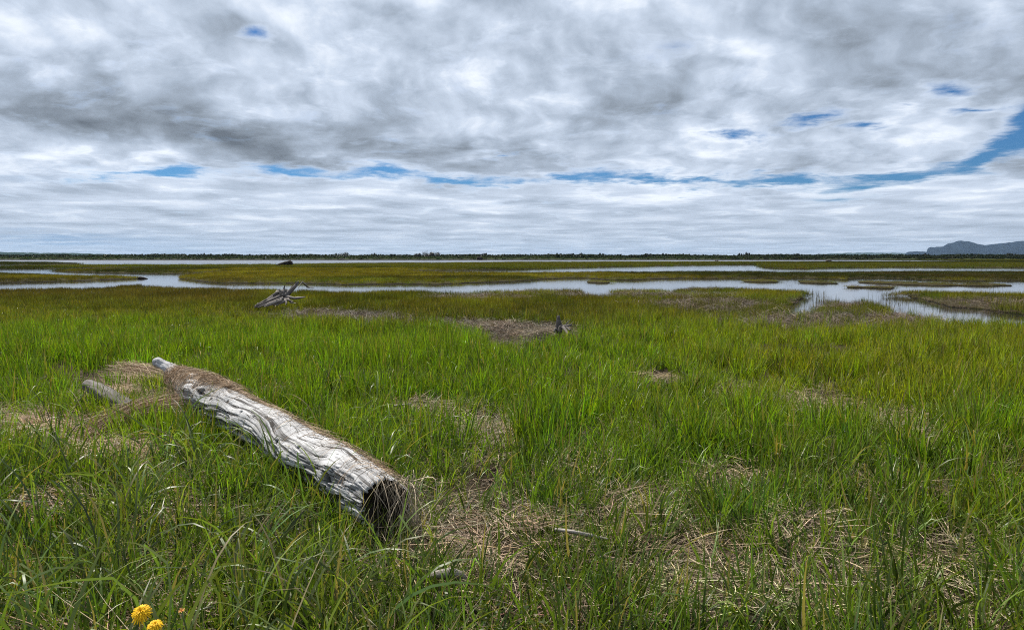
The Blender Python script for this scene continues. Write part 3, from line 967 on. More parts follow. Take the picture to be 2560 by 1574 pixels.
scatter('water_stalks', 'sparse green brown stalks standing in the shallow channel', Pp, stalk, Ss, Rr,
        jitter(lerp(np.array([0.05, 0.055, 0.02]), np.array([0.12, 0.095, 0.055]), rng.random(keep.sum())), keep.sum(), 0.2))

# ==================================================================== driftwood
def smooth_path(pts, n):          # Catmull-Rom through the points
    p = np.asarray(pts, float)
    p = np.concatenate([[2 * p[0] - p[1]], p, [2 * p[-1] - p[-2]]])
    out_ = []
    for t_ in np.linspace(0, len(p) - 3 - 1e-6, n):
        i, u = int(t_), t_ % 1
        a_, b_, c_, d_ = p[i:i + 4]
        out_.append(0.5 * (2 * b_ + (c_ - a_) * u + (2 * a_ - 5 * b_ + 4 * c_ - d_) * u ** 2 + (3 * b_ - a_ - 3 * c_ + d_) * u ** 3))
    return np.array(out_)


def frames(path, up=(0, 0, 1)):
    T = np.gradient(path, axis=0)
    T /= np.linalg.norm(T, axis=1)[:, None]
    A = np.cross(np.tile(up, (len(path), 1)), T)
    ln = np.linalg.norm(A, axis=1)
    A = np.where((ln < 1e-3)[:, None], np.cross([1.0, 0.2, 0], T), A)
    A /= np.linalg.norm(A, axis=1)[:, None]
    return T, A, np.cross(T, A)


def ring_faces(n, s, caps=True):
    i = np.arange(n * s).reshape(n, s)
    j = np.roll(i, -1, 1)
    f_ = [tuple(q_) for q_ in np.stack([i[:-1], j[:-1], j[1:], i[1:]], -1).reshape(-1, 4)]
    if caps:
        f_ += [tuple(i[0][::-1]), tuple(i[-1])]
    return f_


def limb(name, pts, radii, mat, parent=None, n=28, s=14, rough=0.18, seed=0, flatness=1.0, groove=0.12):
    """a weathered piece of wood: bent, tapering, grooved along its length"""
    path = smooth_path(pts, n)
    rr = np.interp(np.linspace(0, 1, n), np.linspace(0, 1, len(radii)), radii)
    T, A, B = frames(path)
    th = np.linspace(0, 2 * np.pi, s, endpoint=False)
    ln = np.concatenate([[0], np.cumsum(np.linalg.norm(np.diff(path, axis=0), axis=1))])
    sc = 1 / max(rr.max(), 1e-3)
    nz = fbm(ln[:, None] * sc * 0.5 + 3, np.cos(th)[None] * 1.3 + seed * 7.7 + np.sin(th)[None] * 2.1, 4, seed) - 0.5
    gr = fbm(ln[:, None] * sc * 0.12, th[None] * 2.6 + seed, 3, seed + 3) - 0.5
    r_ = rr[:, None] * (1 + rough * 2 * nz + groove * 2.4 * gr)
    V_ = path[:, None] + r_[..., None] * (np.cos(th)[None, :, None] * A[:, None] * flatness + np.sin(th)[None, :, None] * B[:, None])
    gc = np.stack([np.broadcast_to(ln[:, None], r_.shape), np.broadcast_to(th[None] * rr.mean(), r_.shape), np.full(r_.shape, seed * 1.7)], -1)
    return mesh(name, V_.reshape(-1, 3), ring_faces(n, s), mat, parent, attrs={'grain': ('FLOAT_VECTOR', gc.reshape(-1, 3))})


def wood(name, light, dark, crackc=(0.020, 0.017, 0.015), gs=1.0, crack=(0.60, 0.72), lichen=None):
    m_, q, b = material(name)
    g_ = q.attr('grain').outputs['Vector']
    wob = q.vm('SUBTRACT', q.noise(g_, 5.0 * gs, 3, 0.5, color=True), (0.5, 0.5, 0.5))
    gw = q.vm('ADD', g_, q.vm('MULTIPLY', wob, (0.0, 0.06 / gs, 0.0)))
    fine = q.noise(q.vm('MULTIPLY', gw, (4 * gs, 130 * gs, 1)), 1.0, 5, 0.65)
    mid = q.noise(q.vm('MULTIPLY', gw, (1.8 * gs, 42 * gs, 1)), 1.0, 6, 0.62)
    big = q.noise(g_, 3.0 * gs, 4, 0.55)
    c_ = q.mix(q.ss(q.m('ADD', q.m('MULTIPLY', fine, 0.6), q.m('MULTIPLY', big, 0.5)), 0.42, 0.70), dark, light)
    ck = q.ss(q.m('MULTIPLY_ADD', q.m('SUBTRACT', big, 0.5), 0.35, mid), crack[0], crack[1])
    c_ = q.mix(ck, c_, crackc)
    c_ = q.mix(q.m('MULTIPLY', q.ss(q.noise(g_, 1.7 * gs, 5, 0.6), 0.5, 0.72), 0.45), c_, q.vm('MULTIPLY', c_, (0.62, 0.55, 0.47)))
    at_ = q.attr('pit').outputs['Fac']
    c_ = q.mix(at_, c_, crackc)
    q.put(b.inputs['Base Color'], c_)
    b.inputs['Roughness'].default_value = 0.8
    b.inputs['Specular IOR Level'].default_value = 0.2
    q.put(b.inputs['Normal'], q.bump(q.m('SUBTRACT', fine, q.m('MULTIPLY', ck, 0.9)), 0.5, 0.007 / gs))
    return m_


M_LOG = wood('silver weathered wood', (0.55, 0.55, 0.56), (0.25, 0.25, 0.255), crack=(0.575, 0.635))
M_WOOD = wood('grey brown weathered wood', (0.165, 0.148, 0.14), (0.06, 0.053, 0.048), gs=0.5)
M_PALE = wood('pale weathered wood', (0.40, 0.36, 0.32), (0.17, 0.15, 0.13), gs=0.7)
M_ROOT = wood('grey root wood', (0.30, 0.27, 0.245), (0.12, 0.105, 0.095), gs=0.7)
M_DARKW = wood('dark wet wood', (0.045, 0.036, 0.030), (0.016, 0.013, 0.012), gs=0.3)
M_ROT = wood('rotten brown wood', (0.055, 0.040, 0.030), (0.012, 0.010, 0.009), gs=1.6, crack=(0.5, 0.62))


def dead_leafage(name, c_, rv=0.7):
    m_, q, b = material(name)
    rnd = q.attr('rnd').outputs['Fac']
    q.put(b.inputs['Base Color'], q.vm('SCALE', q.mix(rnd, [v_ * 0.75 for v_ in c_], [v_ * 1.15 for v_ in c_]), s=q.m('MULTIPLY_ADD', rnd, rv, 1 - rv * 0.5)))
    b.inputs['Roughness'].default_value = 0.6
    b.inputs['Specular IOR Level'].default_value = 0.2
    return m_


M_MAT = dead_leafage('matted dead grass', (0.33, 0.235, 0.150))

# ---- the big log
AX = [atd(958, 1262, 3.40), atd(880, 1207, 3.84), atd(793, 1152, 4.36), atd(638, 1060, 5.38), atd(560, 1016, 6.0), atd(505, 990, 6.6), atd(468, 962, 7.1), atd(436, 938, 7.55)]
RD = [0.150, 0.160, 0.168, 0.172, 0.184, 0.200, 0.140, 0.085]
NL, NS = 560, 260
path = smooth_path(AX, NL)
rad = np.interp(np.linspace(0, 1, NL), np.linspace(0, 1, len(RD)), RD)
T, A, B = frames(path)
side = A * np.sign((A * np.array([-0.7, -0.7, 0])).sum(1))[:, None]      # towards the camera side
upv = np.where(B[:, 2:3] > 0, B, -B)
LEN = np.concatenate([[0], np.cumsum(np.linalg.norm(np.diff(path, axis=0), axis=1))])
th = np.linspace(-np.pi, np.pi, NS, endpoint=False)
u_, t_ = np.meshgrid(LEN, th, indexing='ij')
arc = t_ * 0.185
KN = [(3.62, 0.95, 0.035, 0.16), (3.95, 0.9, 0.05, 0.20), (3.2, 1.25, 0.03, 0.15), (2.5, 1.1, 0.035, 0.16), (1.2, 1.2, 0.028, 0.18), (0.55, 1.0, 0.05, 0.16),
      (0.2, 0.3, 0.02, 0.2), (1.9, 0.5, 0.015, 0.15), (4.3, 0.2, 0.04, 0.12)]
warp = np.zeros_like(u_)
disp = 0.085 * (fbm(u_ * 1.3, arc * 4, 3, 201) - 0.5)
for ku, kt, ka, ks in KN:
    du, dv = u_ - ku, arc - kt * 0.185
    e_ = np.exp(-(du ** 2 * 0.6 + dv ** 2) / (2 * (ks * 0.5) ** 2))
    disp += ka * 1.1 * e_
    warp += 0 * e_ * 0.10 * np.sign(dv + 1e-6) * np.exp(-np.abs(dv) / 0.08)
flow = fbm(u_ * 1.4, arc * 3.5, 2, 205) - 0.5
gv = arc + warp * 0.6 + 0.15 * flow
g1 = fbm(u_ * 1.5, gv * 50, 4, 211)
g2 = fbm(u_ * 6.0, gv * 110, 3, 217)
crack = sst(g1, 0.615, 0.665)
under = sst(t_, 0.9, 1.7)                               # the eroded flank low on the camera side, also darkened for its shade
lowend = np.clip(under + 0.55 * sst(-u_, -1.0, -0.2) * sst(t_, 0.1, 0.8), 0, 1)
ero = sst(fbm(u_ * 4.4, gv * 30, 5, 223) + 0.13 * lowend, 0.56, 0.63) * (0.12 + 0.88 * lowend) * (1 - 0.4 * sst(LEN, 2.7, 3.2)[:, None])
disp += 0.005 * (g2 - 0.5) - 0.006 * crack - 0.026 * ero
pit = 0.9 * crack * (0.6 + 0.4 * sst(g2, 0.4, 0.6)) + 0.95 * ero * sst(g2, 0.25, 0.5)  # dark weathered wood, with shade of cracks and lower flank put in
for hu, ht, hr, hd in [(3.80, 0.72, 0.030, 0.09), (3.58, 0.80, 0.034, 0.10), (3.70, 1.25, 0.024, 0.07), (3.27, 0.92, 0.018, 0.05), (4.12, 0.35, 0.022, 0.05),
                       (2.95, 0.55, 0.012, 0.03), (2.45, 0.75, 0.014, 0.03), (2.2, 0.62, 0.011, 0.03), (0.52, 1.22, 0.032, 0.07), (0.30, 0.95, 0.022, 0.05),
                       (1.55, 1.05, 0.016, 0.04), (1.15, 0.8, 0.012, 0.03), (3.4, 0.4, 0.010, 0.03)]:
    e_ = np.exp(-(((u_ - hu) * 0.75) ** 2 + (arc - ht * 0.185) ** 2) / (2 * hr ** 2))
    e_ = sst(e_ + 0.25 * (g2 - 0.5), 0.45, 0.8)
    disp -= hd * e_
    pit = np.maximum(pit, e_)
rr = rad[:, None] * (1 + 0.22 * (fbm(u_ * 0.9, np.cos(t_) * 1.2 + 5, 3, 229) - 0.5)) + disp * (rad[:, None] / 0.185)
rr[:3] *= np.array([0.93, 0.98, 1.0])[:, None]
V_ = path[:, None] + rr[..., None] * (np.cos(t_)[..., None] * upv[:, None] + np.sin(t_)[..., None] * side[:, None])
for i_ in range(30):              # ragged broken edge
    V_[i_] += -T[0] * ((1 - i_ / 30) * (0.22 * (fbm(np.cos(th) * 2.6 + 2, np.sin(th) * 2.6, 5, 251) - 0.45)))[:, None]
logc = path[NL // 2]
biglog = thing('driftwood_log', (logc[0], logc[1], height(logc[0], logc[1])),
               'large silver grey driftwood log with a knotty far end lying in the foreground grass', 'log')
def local(o, parent):             # keep world coordinates under a placed Empty
    o.parent = parent
    o.matrix_parent_inverse = parent.matrix_basis.inverted()
    return o


ff = ring_faces(NL, NS, caps=False)
trunk = mesh('trunk', V_.reshape(-1, 3), np.array(ff), M_LOG,
             attrs={'grain': ('FLOAT_VECTOR', np.stack([u_, gv, 0 * u_], -1).reshape(-1, 3)), 'pit': ('FLOAT', np.clip(pit, 0, 1).ravel())})
local(trunk, biglog)
# hollow rotten end towards the camera
nr = 22
EV, EG = [], []
for i in range(nr):
    f_ = 1 - i / (nr - 1)
    dep = -0.004 + 0.10 * (1 - f_) ** 0.7
    q_ = V_[1] - path[1]
    n_ = fbm(np.cos(th) * 2.5 * f_ + 3, np.sin(th) * 2.5 * f_ + i * 0.12, 4, 241) - 0.5
    EV.append(path[1] + q_ * f_ * 0.985 + T[1] * (dep + 0.10 * n_[:, None] * (1 - f_ ** 6)))
    EG.append(np.stack([np.full(NS, f_ * 0.18) + 0.03 * n_, th * 0.18 * f_, np.full(NS, 2.0)], -1))
end = mesh('end_face', np.concatenate(EV), np.array(ring_faces(nr, NS, caps=False)), M_ROT, attrs={'grain': ('FLOAT_VECTOR', np.concatenate(EG))})
end['label'] = 'dark hollow rotten end'
local(end, biglog)
stub = limb('branch_stub', [atd(455, 948, 7.3), atd(430, 925, 7.5), atd(408, 913, 7.55), atd(392, 908, 7.55), atd(383, 911, 7.52)], [0.085, 0.062, 0.050, 0.062, 0.015], M_LOG, n=60, s=36, seed=4, rough=0.42, groove=0.25)
local(stub, biglog)


def on_log(u, th_, off):
    i = np.clip(np.interp(u, LEN, np.arange(NL)), 0, NL - 1.001)
    i0 = i.astype(int)
    r_ = np.interp(u, LEN, rad) + off
    return path[i0] + (path[np.minimum(i0 + 1, NL - 1)] - path[i0]) * (i - i0)[:, None] + r_[:, None] * (np.cos(th_)[:, None] * upv[i0] + np.sin(th_)[:, None] * side[i0])


def strands(curves, w, seed):     # curves: (n, k, 3) centre lines -> flat ribbons
    r = np.random.default_rng(seed)
    n, k_, _ = curves.shape
    Tn = np.gradient(curves, axis=1)
    Tn /= np.linalg.norm(Tn, axis=2)[..., None] + 1e-9
    W_ = np.cross(Tn, r.normal(size=(n, 1, 3)))
    W_ /= np.linalg.norm(W_, axis=2)[..., None] + 1e-9
    ww = (r.uniform(w[0], w[1], (n, 1, 1)) * 0.5) * (1 - np.linspace(0, 1, k_)[None, :, None] ** 3 * 0.9)
    V2 = np.stack([curves - W_ * ww, curves + W_ * ww], 2).reshape(-1, 3)
    base = (np.arange(n) * k_ * 2)[:, None] + (np.arange(k_ - 1) * 2)[None]
    F2 = np.stack([base, base + 1, base + 3, base + 2], -1).reshape(-1, 4)
    return V2, F2, np.repeat(r.random(n), k_ * 2)


def log_mat(n, u_rng, th_c, th_s, lens, cross, lift, seed):
    r = np.random.default_rng(seed)
    u0 = r.uniform(*u_rng, n)
    tc = np.interp(u0, [p_[0] for p_ in th_c], [p_[1] for p_ in th_c])
    ts = np.interp(u0, [p_[0] for p_ in th_s], [p_[1] for p_ in th_s])
    t0 = tc + r.normal(0, 1, n) * ts
    L_ = r.uniform(*lens, n)
    dr = r.normal(cross[0], cross[1], n)
    sg = np.where(r.random(n) < 0.5, 1, -1)
    cur = r.normal(0, 0.5, n)
    o_ = np.abs(r.normal(0.010, lift, n))
    tip = np.abs(r.normal(0, lift * 1.6, n))
    ks = np.linspace(0, 1, 7)
    C_ = []
    for s_ in ks:
        a_ = dr + cur * s_
        uu = np.clip(u0 + sg * L_ * s_ * np.cos(a_), 0.0, LEN[-1])
        tt = t0 - L_ * s_ * np.sin(a_) / np.maximum(np.interp(uu, LEN, rad), 0.1)
        C_.append(on_log(uu, tt, o_ + tip * s_ ** 2 + 0.012 * np.sin(np.pi * s_)))
    return np.stack(C_, 1)


C1 = log_mat(1000, (0.05, 4.2), [(0, -0.35), (1.0, -0.62), (2.6, -0.66), (3.3, -0.50), (3.9, -0.35), (4.2, -0.2)],
             [(0, 0.20), (2.6, 0.16), (3.6, 0.30), (4.2, 0.35)], (0.10, 0.36), (0.35, 0.85), 0.014, 31)
C2 = log_mat(2600, (3.35, 5.3), [(3.35, -0.5), (4.2, -0.25), (4.6, 0.1), (5.3, 0.4)], [(3.3, 0.25), (4.3, 0.45), (5.3, 0.7)], (0.15, 0.45), (0.25, 0.65), 0.020, 33)
v1, f1, r1 = strands(np.concatenate([C1, C2]), (0.0018, 0.0038), 35)
tag(mesh('matted_straw', v1, f1, M_MAT, attrs={'rnd': ('FLOAT', r1)}), 'mat of rusty brown dead grass draped along the back of the big log', kind='stuff')
# strands hanging over the hollow end
r = np.random.default_rng(41)
n = 190
a0 = np.where(r.random(n) < 0.72, r.uniform(-2.3, -0.55, n), r.uniform(-0.9, 0.35, n))
p0 = path[1] + (0.155 + 0.012 * r.random(n))[:, None] * (np.cos(a0)[:, None] * upv[1] + np.sin(a0)[:, None] * side[1]) - T[1] * r.uniform(-0.05, 0.08, n)[:, None]
rim = (p0 - path[1]) / 0.16
hd = -T[1] * r.uniform(0.2, 1.1, n)[:, None] + rim * r.uniform(-0.5, 0.7, n)[:, None] + r.normal(0, 0.45, (n, 3))
ln_ = r.uniform(0.07, 0.36, n) * (1.15 - 0.35 * (a0 > -0.5))
curl = r.normal(0, 1.3, (n, 3)) * (1, 1, 0.6)
ks = np.linspace(0, 1, 9)
C3 = []
for s_ in ks:
    p_ = p0 + hd * (ln_ * s_ * (1 - 0.45 * s_))[:, None] + curl * (ln_ * 0.10 * np.sin(s_ * 4.2 + a0 * 3))[:, None]
    p_[:, 2] += ln_ * (0.25 * s_ - 1.25 * s_ ** 1.8)
    p_[:, 2] = np.maximum(p_[:, 2], height(p_[:, 0], p_[:, 1]) + 0.015)
    C3.append(p_)
v1, f1, r1 = strands(np.stack(C3, 1), (0.0018, 0.004), 43)
tag(mesh('hanging_straw', v1, f1, dead_leafage('hanging dead grass', (0.33, 0.265, 0.190)), attrs={'rnd': ('FLOAT', r1)}), 'loose dry grass hanging over the hollow near end of the big log', kind='stuff')

# ---- the small log left of it, with a straw wisp over it
slog = thing('driftwood_log', (*at(290, 1010, 1.0)[:2], height(*at(290, 1010, 1.0)[:2])),
             'short thin grey brown log half buried in straw left of the big log', 'log')
slp = [atd(222, 962, 7.35), atd(250, 978, 7.05), atd(290, 1003, 6.6), atd(325, 1024, 6.25), atd(352, 1042, 6.0)]
local(limb('trunk', slp, [0.070, 0.083, 0.088, 0.085, 0.07], M_WOOD, n=70, s=36, seed=8, rough=0.1), slog)
r = np.random.default_rng(51)


def wisp(n, a_, b_, wid, arch, seed, w=(0.002, 0.004)):
    r = np.random.default_rng(seed)
    C_ = []
    o0, o1 = r.normal(0, wid, (n, 3)) * (1, 1, 0.35), r.normal(0, wid * 1.5, (n, 3)) * (1, 1, 0.35)
    s0 = r.uniform(-0.1, 0.5, n)
    s1 = s0 + r.uniform(0.3, 0.7, n)
    for s_ in np.linspace(0, 1, 7):
        q_ = s0 + (s1 - s0) * s_
        p_ = a_ + (b_ - a_) * q_[:, None] + o0 + (o1 - o0) * s_
        hz = height(p_[:, 0], p_[:, 1])
        p_[:, 2] = np.maximum(hz + 0.01, p_[:, 2] + arch * np.sin(np.pi * np.clip(q_, 0, 1)))
        C_.append(p_)
    return strands(np.stack(C_, 1), w, seed + 1)


v1, f1, r1 = [np.concatenate(z_) for z_ in zip(*[(a_, b_ + o_, c_) for (a_, b_, c_), o_ in
              zip([wisp(700, atd(235, 1075, 5.7), atd(470, 1005, 6.5), 0.10, 0.09, 61), wisp(350, atd(300, 915, 8.2), atd(405, 945, 7.6), 0.10, 0.05, 63)], (0, 700 * 14))])]
tag(mesh('matted_straw', v1, f1, M_MAT, attrs={'rnd': ('FLOAT', r1)}), 'swept wisps of brown dead grass between the small log and the big log', kind='stuff')

# ---- root wad on the meadow
def px_limb(name, pts, radii, mat, parent, **kw):
    return local(limb(name, [atd(*p_) for p_ in pts], radii, mat, **kw), parent)


D0 = 27.0
g0 = atd(690, 768, D0)
root = thing('uprooted_stump', (g0[0], g0[1], height(g0[0], g0[1])), 'grey uprooted tree stump with jagged splayed roots on the meadow before the channel', 'stump')
px_limb('trunk', [(648, 763, 26.5), (668, 753, 26.7), (692, 741, 27.0), (712, 733, 27.2)], [0.07, 0.12, 0.19, 0.17], M_WOOD, root, n=60, s=26, seed=11, groove=0.45)
for i, (pts, rd, mt) in enumerate([
        ([(637, 764, 26.5), (656, 756, 26.6), (684, 744, 26.7)], [0.02, 0.055, 0.09], M_ROOT),
        ([(636, 768, 26.2), (655, 761, 26.3), (680, 750, 26.5), (700, 741, 26.7)], [0.035, 0.06, 0.085, 0.08], M_WOOD),
        ([(644, 769, 26.0), (664, 762, 26.1), (690, 752, 26.4), (708, 745, 26.6)], [0.015, 0.05, 0.07, 0.06], M_WOOD),
        ([(660, 767, 25.9), (678, 759, 26.0), (704, 750, 26.4)], [0.02, 0.06, 0.06], M_ROOT)]):
    px_limb('splinter', pts, rd, mt, root, n=34, s=16, seed=140 + i, groove=0.4, rough=0.22)
px_limb('root', [(684, 763, 26.1), (700, 757, 26.4), (716, 751, 26.7)], [0.035, 0.06, 0.07], M_ROOT, root, seed=13)
for i, (pts, rd, mt) in enumerate([
        ([(700, 740, 27), (694, 732, 27), (692, 728, 27.1), (697, 724, 27.1)], [0.12, 0.08, 0.05, 0.015], M_ROOT),
        ([(702, 738, 27), (701, 729, 26.9), (698, 722, 26.9)], [0.10, 0.06, 0.015], M_ROOT),
        ([(706, 738, 27), (707, 730, 27), (703, 727, 27)], [0.10, 0.06, 0.02], M_ROOT),
        ([(708, 744, 27), (714, 732, 27.2), (724, 727, 27.3), (731, 717, 27.4), (734, 713, 27.4)], [0.13, 0.10, 0.07, 0.05, 0.02], M_WOOD),
        ([(712, 742, 27), (724, 729, 27.2), (737, 716, 27.3), (743, 708, 27.4), (746, 703, 27.4)], [0.12, 0.10, 0.075, 0.06, 0.03], M_WOOD),
        ([(740, 712, 27.3), (740, 707, 27.3), (739, 703, 27.3)], [0.04, 0.025, 0.012], M_WOOD),
        ([(708, 735, 27.2), (710, 722, 27.2), (712, 713, 27.2)], [0.05, 0.035, 0.02], M_WOOD),
        ([(715, 730, 27.2), (715, 724, 27.2), (714, 722, 27.2)], [0.05, 0.035, 0.02], M_WOOD),
        ([(715, 742, 27), (735, 745, 26.8), (750, 744, 26.6), (763, 742, 26.5)], [0.08, 0.055, 0.045, 0.02], M_ROOT),
        ([(712, 747, 26.9), (722, 750, 26.6), (734, 754, 26.3)], [0.07, 0.04, 0.015], M_WOOD),
        ([(712, 748, 26.8), (716, 756, 26.5), (714, 763, 26.3)], [0.06, 0.04, 0.02], M_WOOD),
        ([(720, 746, 26.8), (728, 756, 26.5), (740, 758, 26.2)], [0.04, 0.03, 0.012], M_ROOT)]):
    px_limb('root', pts, rd, mt, root, n=22, s=12, seed=20 + i, rough=0.3)
br = thing('dead_branch', (*at(770, 722, 0.3)[:2], 0.25), 'bare forked branch leaning up right behind the uprooted stump', 'branch')
px_limb('limb', [(756, 704.5, 30), (763, 711, 30.6), (770, 717.5, 31.2), (776, 718, 31.8), (784, 719, 32.5)], [0.03, 0.05, 0.045, 0.03, 0.015], M_PALE, br, n=30, s=10, seed=40)
px_limb('limb', [(756, 704.5, 30), (750, 712, 29.6), (746, 721, 29.2)], [0.028, 0.02, 0.012], M_WOOD, br, seed=41)

# ---- old post with roots at the straw clearing
st = thing('broken_stump', (*at(1398, 832, 0.55)[:2], 0.55), 'small split stump post with spiky roots at the right end of the straw clearing', 'stump')
Ds = 14.6
px_limb('post', [(1395, 834, Ds), (1395, 815, Ds), (1396, 800, Ds), (1396, 788.5, Ds)], [0.075, 0.06, 0.048, 0.034], M_WOOD, st, n=50, s=20, seed=50, groove=0.3)
px_limb('post', [(1403, 812, Ds), (1400, 800, Ds), (1398, 789.5, Ds)], [0.02, 0.014, 0.010], M_WOOD, st, seed=51)
for i, (pts, rd, mt) in enumerate([
        ([(1400, 830, 14.5), (1403, 817, 14.5), (1416, 815, 14.4), (1429, 812, 14.3)], [0.06, 0.045, 0.035, 0.02], M_WOOD),
        ([(1410, 816, 14.5), (1418, 807, 14.5), (1427, 798.5, 14.6)], [0.018, 0.012, 0.006], M_WOOD),
        ([(1408, 818, 14.4), (1416, 828, 14.2), (1420, 836, 14.0)], [0.04, 0.03, 0.015], M_WOOD),
        ([(1415, 816, 14.4), (1424, 824, 14.2), (1428, 822, 14.1)], [0.025, 0.02, 0.008], M_WOOD),
        ([(1396, 830, 14.4), (1388, 822, 14.3), (1385, 829, 14.2)], [0.04, 0.03, 0.012], M_WOOD)]):
    px_limb('root', pts, rd, mt, st, n=22, s=10, seed=52 + i, rough=0.3)

# ---- sticks lying in the grass
def stick(pts, rd, mat, label, seed, cat='stick', name='stick', lift=0.0):
    w_ = [at(px, py, height(*at(px, py, 1.0)[:2]) + lf) for px, py, lf in pts]
    for i in range(3):
        w_ = [at(px, py, height(p_[0], p_[1]) + lf) for (px, py, lf), p_ in zip(pts, w_)]
    o = limb(name, w_, rd, mat, seed=seed, n=34, s=12)
    return tag(o, label, cat)


stick([(1388, 1322, .16), (1430, 1328, .17), (1480, 1338, .15), (1520, 1347, .13)], [0.008, 0.010, 0.009, 0.005], M_PALE, 'thin straight bleached stick lying right of the dark hollow in the foreground', 71)
stick([(1050, 1452, .05), (1080, 1438, .11), (1120, 1432, .13), (1150, 1440, .10), (1156, 1462, .05)], [0.012, 0.016, 0.022, 0.024, 0.02], M_PALE, 'short curved bleached branch arching over the thatch at the bottom centre', 72, 'branch', 'curved_branch')
stick([(985, 1014, .14), (1010, 1011, .15), (1030, 1009, .15)], [0.010, 0.010, 0.006], M_PALE, 'short pale stick beside the dark gap behind the big log', 73)
stick([(1108, 737, .25), (1104, 741, .20), (1068, 741, .15)], [0.01, 0.02, 0.02], M_PALE, 'pale bent twig on the meadow right of the uprooted stump', 74, 'twig', 'twig')
for i, (pts, lb) in enumerate([
        ([(808, 968, .05), (826, 925, .42), (838, 893, .62)], 'tall dry stem leaning right in the green sedge behind the big log'),
        ([(845, 985, .10), (851, 945, .40), (850, 938, .45)], 'short forked dry stem beside the taller one behind the big log')]):
    stick(pts, [0.0045, 0.0035, 0.002], M_PALE, lb, 80 + i, 'dry stem', 'dry_stem')
stick([(172, 1048, .06), (192, 1010, .30), (226, 962, .52)], [0.005, 0.0045, 0.003], M_PALE, 'pale yellow dry stem leaning right in front of the small log', 84, 'dry stem', 'dry_stem')

# ==================================================================== dandelions
def flower(px, py, D, size, nx, label, wilt=False, seed=0, stem_to=(0, 0)):
    r = np.random.default_rng(seed)
    c_ = atd(px, py, D)
    gx, gy = c_[0] + stem_to[0], c_[1] + stem_to[1]
    gz = height(gx, gy)
    root_ = thing('dandelion', (gx, gy, gz), label, 'flower', None)
    N_ = np.array(nx, float)
    N_ /= np.linalg.norm(N_)
    e1 = np.cross(N_, (0.2, 0.1, 1.0))
    e1 /= np.linalg.norm(e1)
    e2 = np.cross(N_, e1)
    V2, F2, R2 = [], [], []
    layers = [(34, 1.0, 0.10, -0.25), (34, 0.92, 0.14, 0.0), (30, 0.78, 0.22, 0.2), (26, 0.6, 0.30, 0.45), (22, 0.42, 0.34, 0.7), (16, 0.25, 0.36, 1.0)] if not wilt else [(14, 1.0, 0.3, 0.5), (10, 0.7, 0.4, 0.9)]
    o_ = 0
    for n_, rl, hh, up_ in layers:
        for j in range(n_):
            a_ = 2 * np.pi * (j + r.random() * 0.9) / n_
            d_ = np.cos(a_) * e1 + np.sin(a_) * e2
            w_ = np.cross(N_, d_)
            L_ = size * rl * r.uniform(0.85, 1.1)
            if rl > 0.85 and d_[2] < -0.4:
                L_ *= r.uniform(1.0, 1.3)
            wd = size * 0.075
            el = up_ + r.normal(0, 0.10)
            b_ = c_ + N_ * size * hh * 0.5 + d_ * size * 0.05
            for k_ in range(4):
                s_ = k_ / 3
                p_ = b_ + d_ * L_ * s_ * math.cos(el) + N_ * (L_ * s_ * math.sin(el) - size * 0.28 * s_ * s_ * (1.2 - up_))
                ww = wd * (0.6 + 0.5 * s_) * (0.55 if k_ == 3 else 1)
                V2 += [p_ - w_ * ww, p_ + w_ * ww]
                R2 += [r.random() * 0.3 + s_ * 0.7] * 2
            for k_ in range(3):
                F2.append((o_ + 2 * k_, o_ + 2 * k_ + 1, o_ + 2 * k_ + 3, o_ + 2 * k_ + 2))
            o_ += 8
    local(mesh('petals', np.array(V2), np.array(F2), M_WILT if wilt else M_PETAL, attrs={'rnd': ('FLOAT', R2)}), root_)
    base = c_ - N_ * size * 0.32
    local(limb('calyx', [base, c_ - N_ * size * 0.12, c_ + N_ * size * 0.1], [size * 0.14, size * 0.34, size * 0.30], M_STEM, n=10, s=12, seed=seed), root_)
    mid = np.array([(base[0] + gx) / 2 + 0.01, (base[1] + gy) / 2, (base[2] + gz) / 2 + 0.02])
    local(limb('stem', [np.array([gx, gy, gz]), mid, base], [0.003, 0.0026, 0.0024], M_STEM, n=16, s=8, seed=seed, rough=0.03), root_)
    return root_, np.array([gx, gy, gz])


def petal_mat(name, a_, b_):
    m_, q, bb_ = material(name)
    cc = q.mix(q.attr('rnd').outputs['Fac'], a_, b_)
    q.put(bb_.inputs['Base Color'], cc)
    bb_.inputs['Roughness'].default_value = 0.6
    bb_.inputs['Specular IOR Level'].default_value = 0.15
    return m_


M_PETAL = petal_mat('dandelion petal', (0.70, 0.33, 0.004), (0.74, 0.46, 0.010))
M_WILT = petal_mat('wilted petal', (0.55, 0.22, 0.05), (0.60, 0.30, 0.10))
M_STEM, q, b = material('dandelion stem')
b.inputs['Base Color'].default_value = (0.10, 0.13, 0.035, 1)
b.inputs['Roughness'].default_value = 0.5
M_DLEAF, q, b = material('dandelion leaf')
nz_ = q.noise(q.new('ShaderNodeNewGeometry').outputs['Position'], 60, 3)
q.put(b.inputs['Base Color'], q.mix(nz_, (0.022, 0.060, 0.016), (0.045, 0.100, 0.026)))
b.inputs['Roughness'].default_value = 0.5

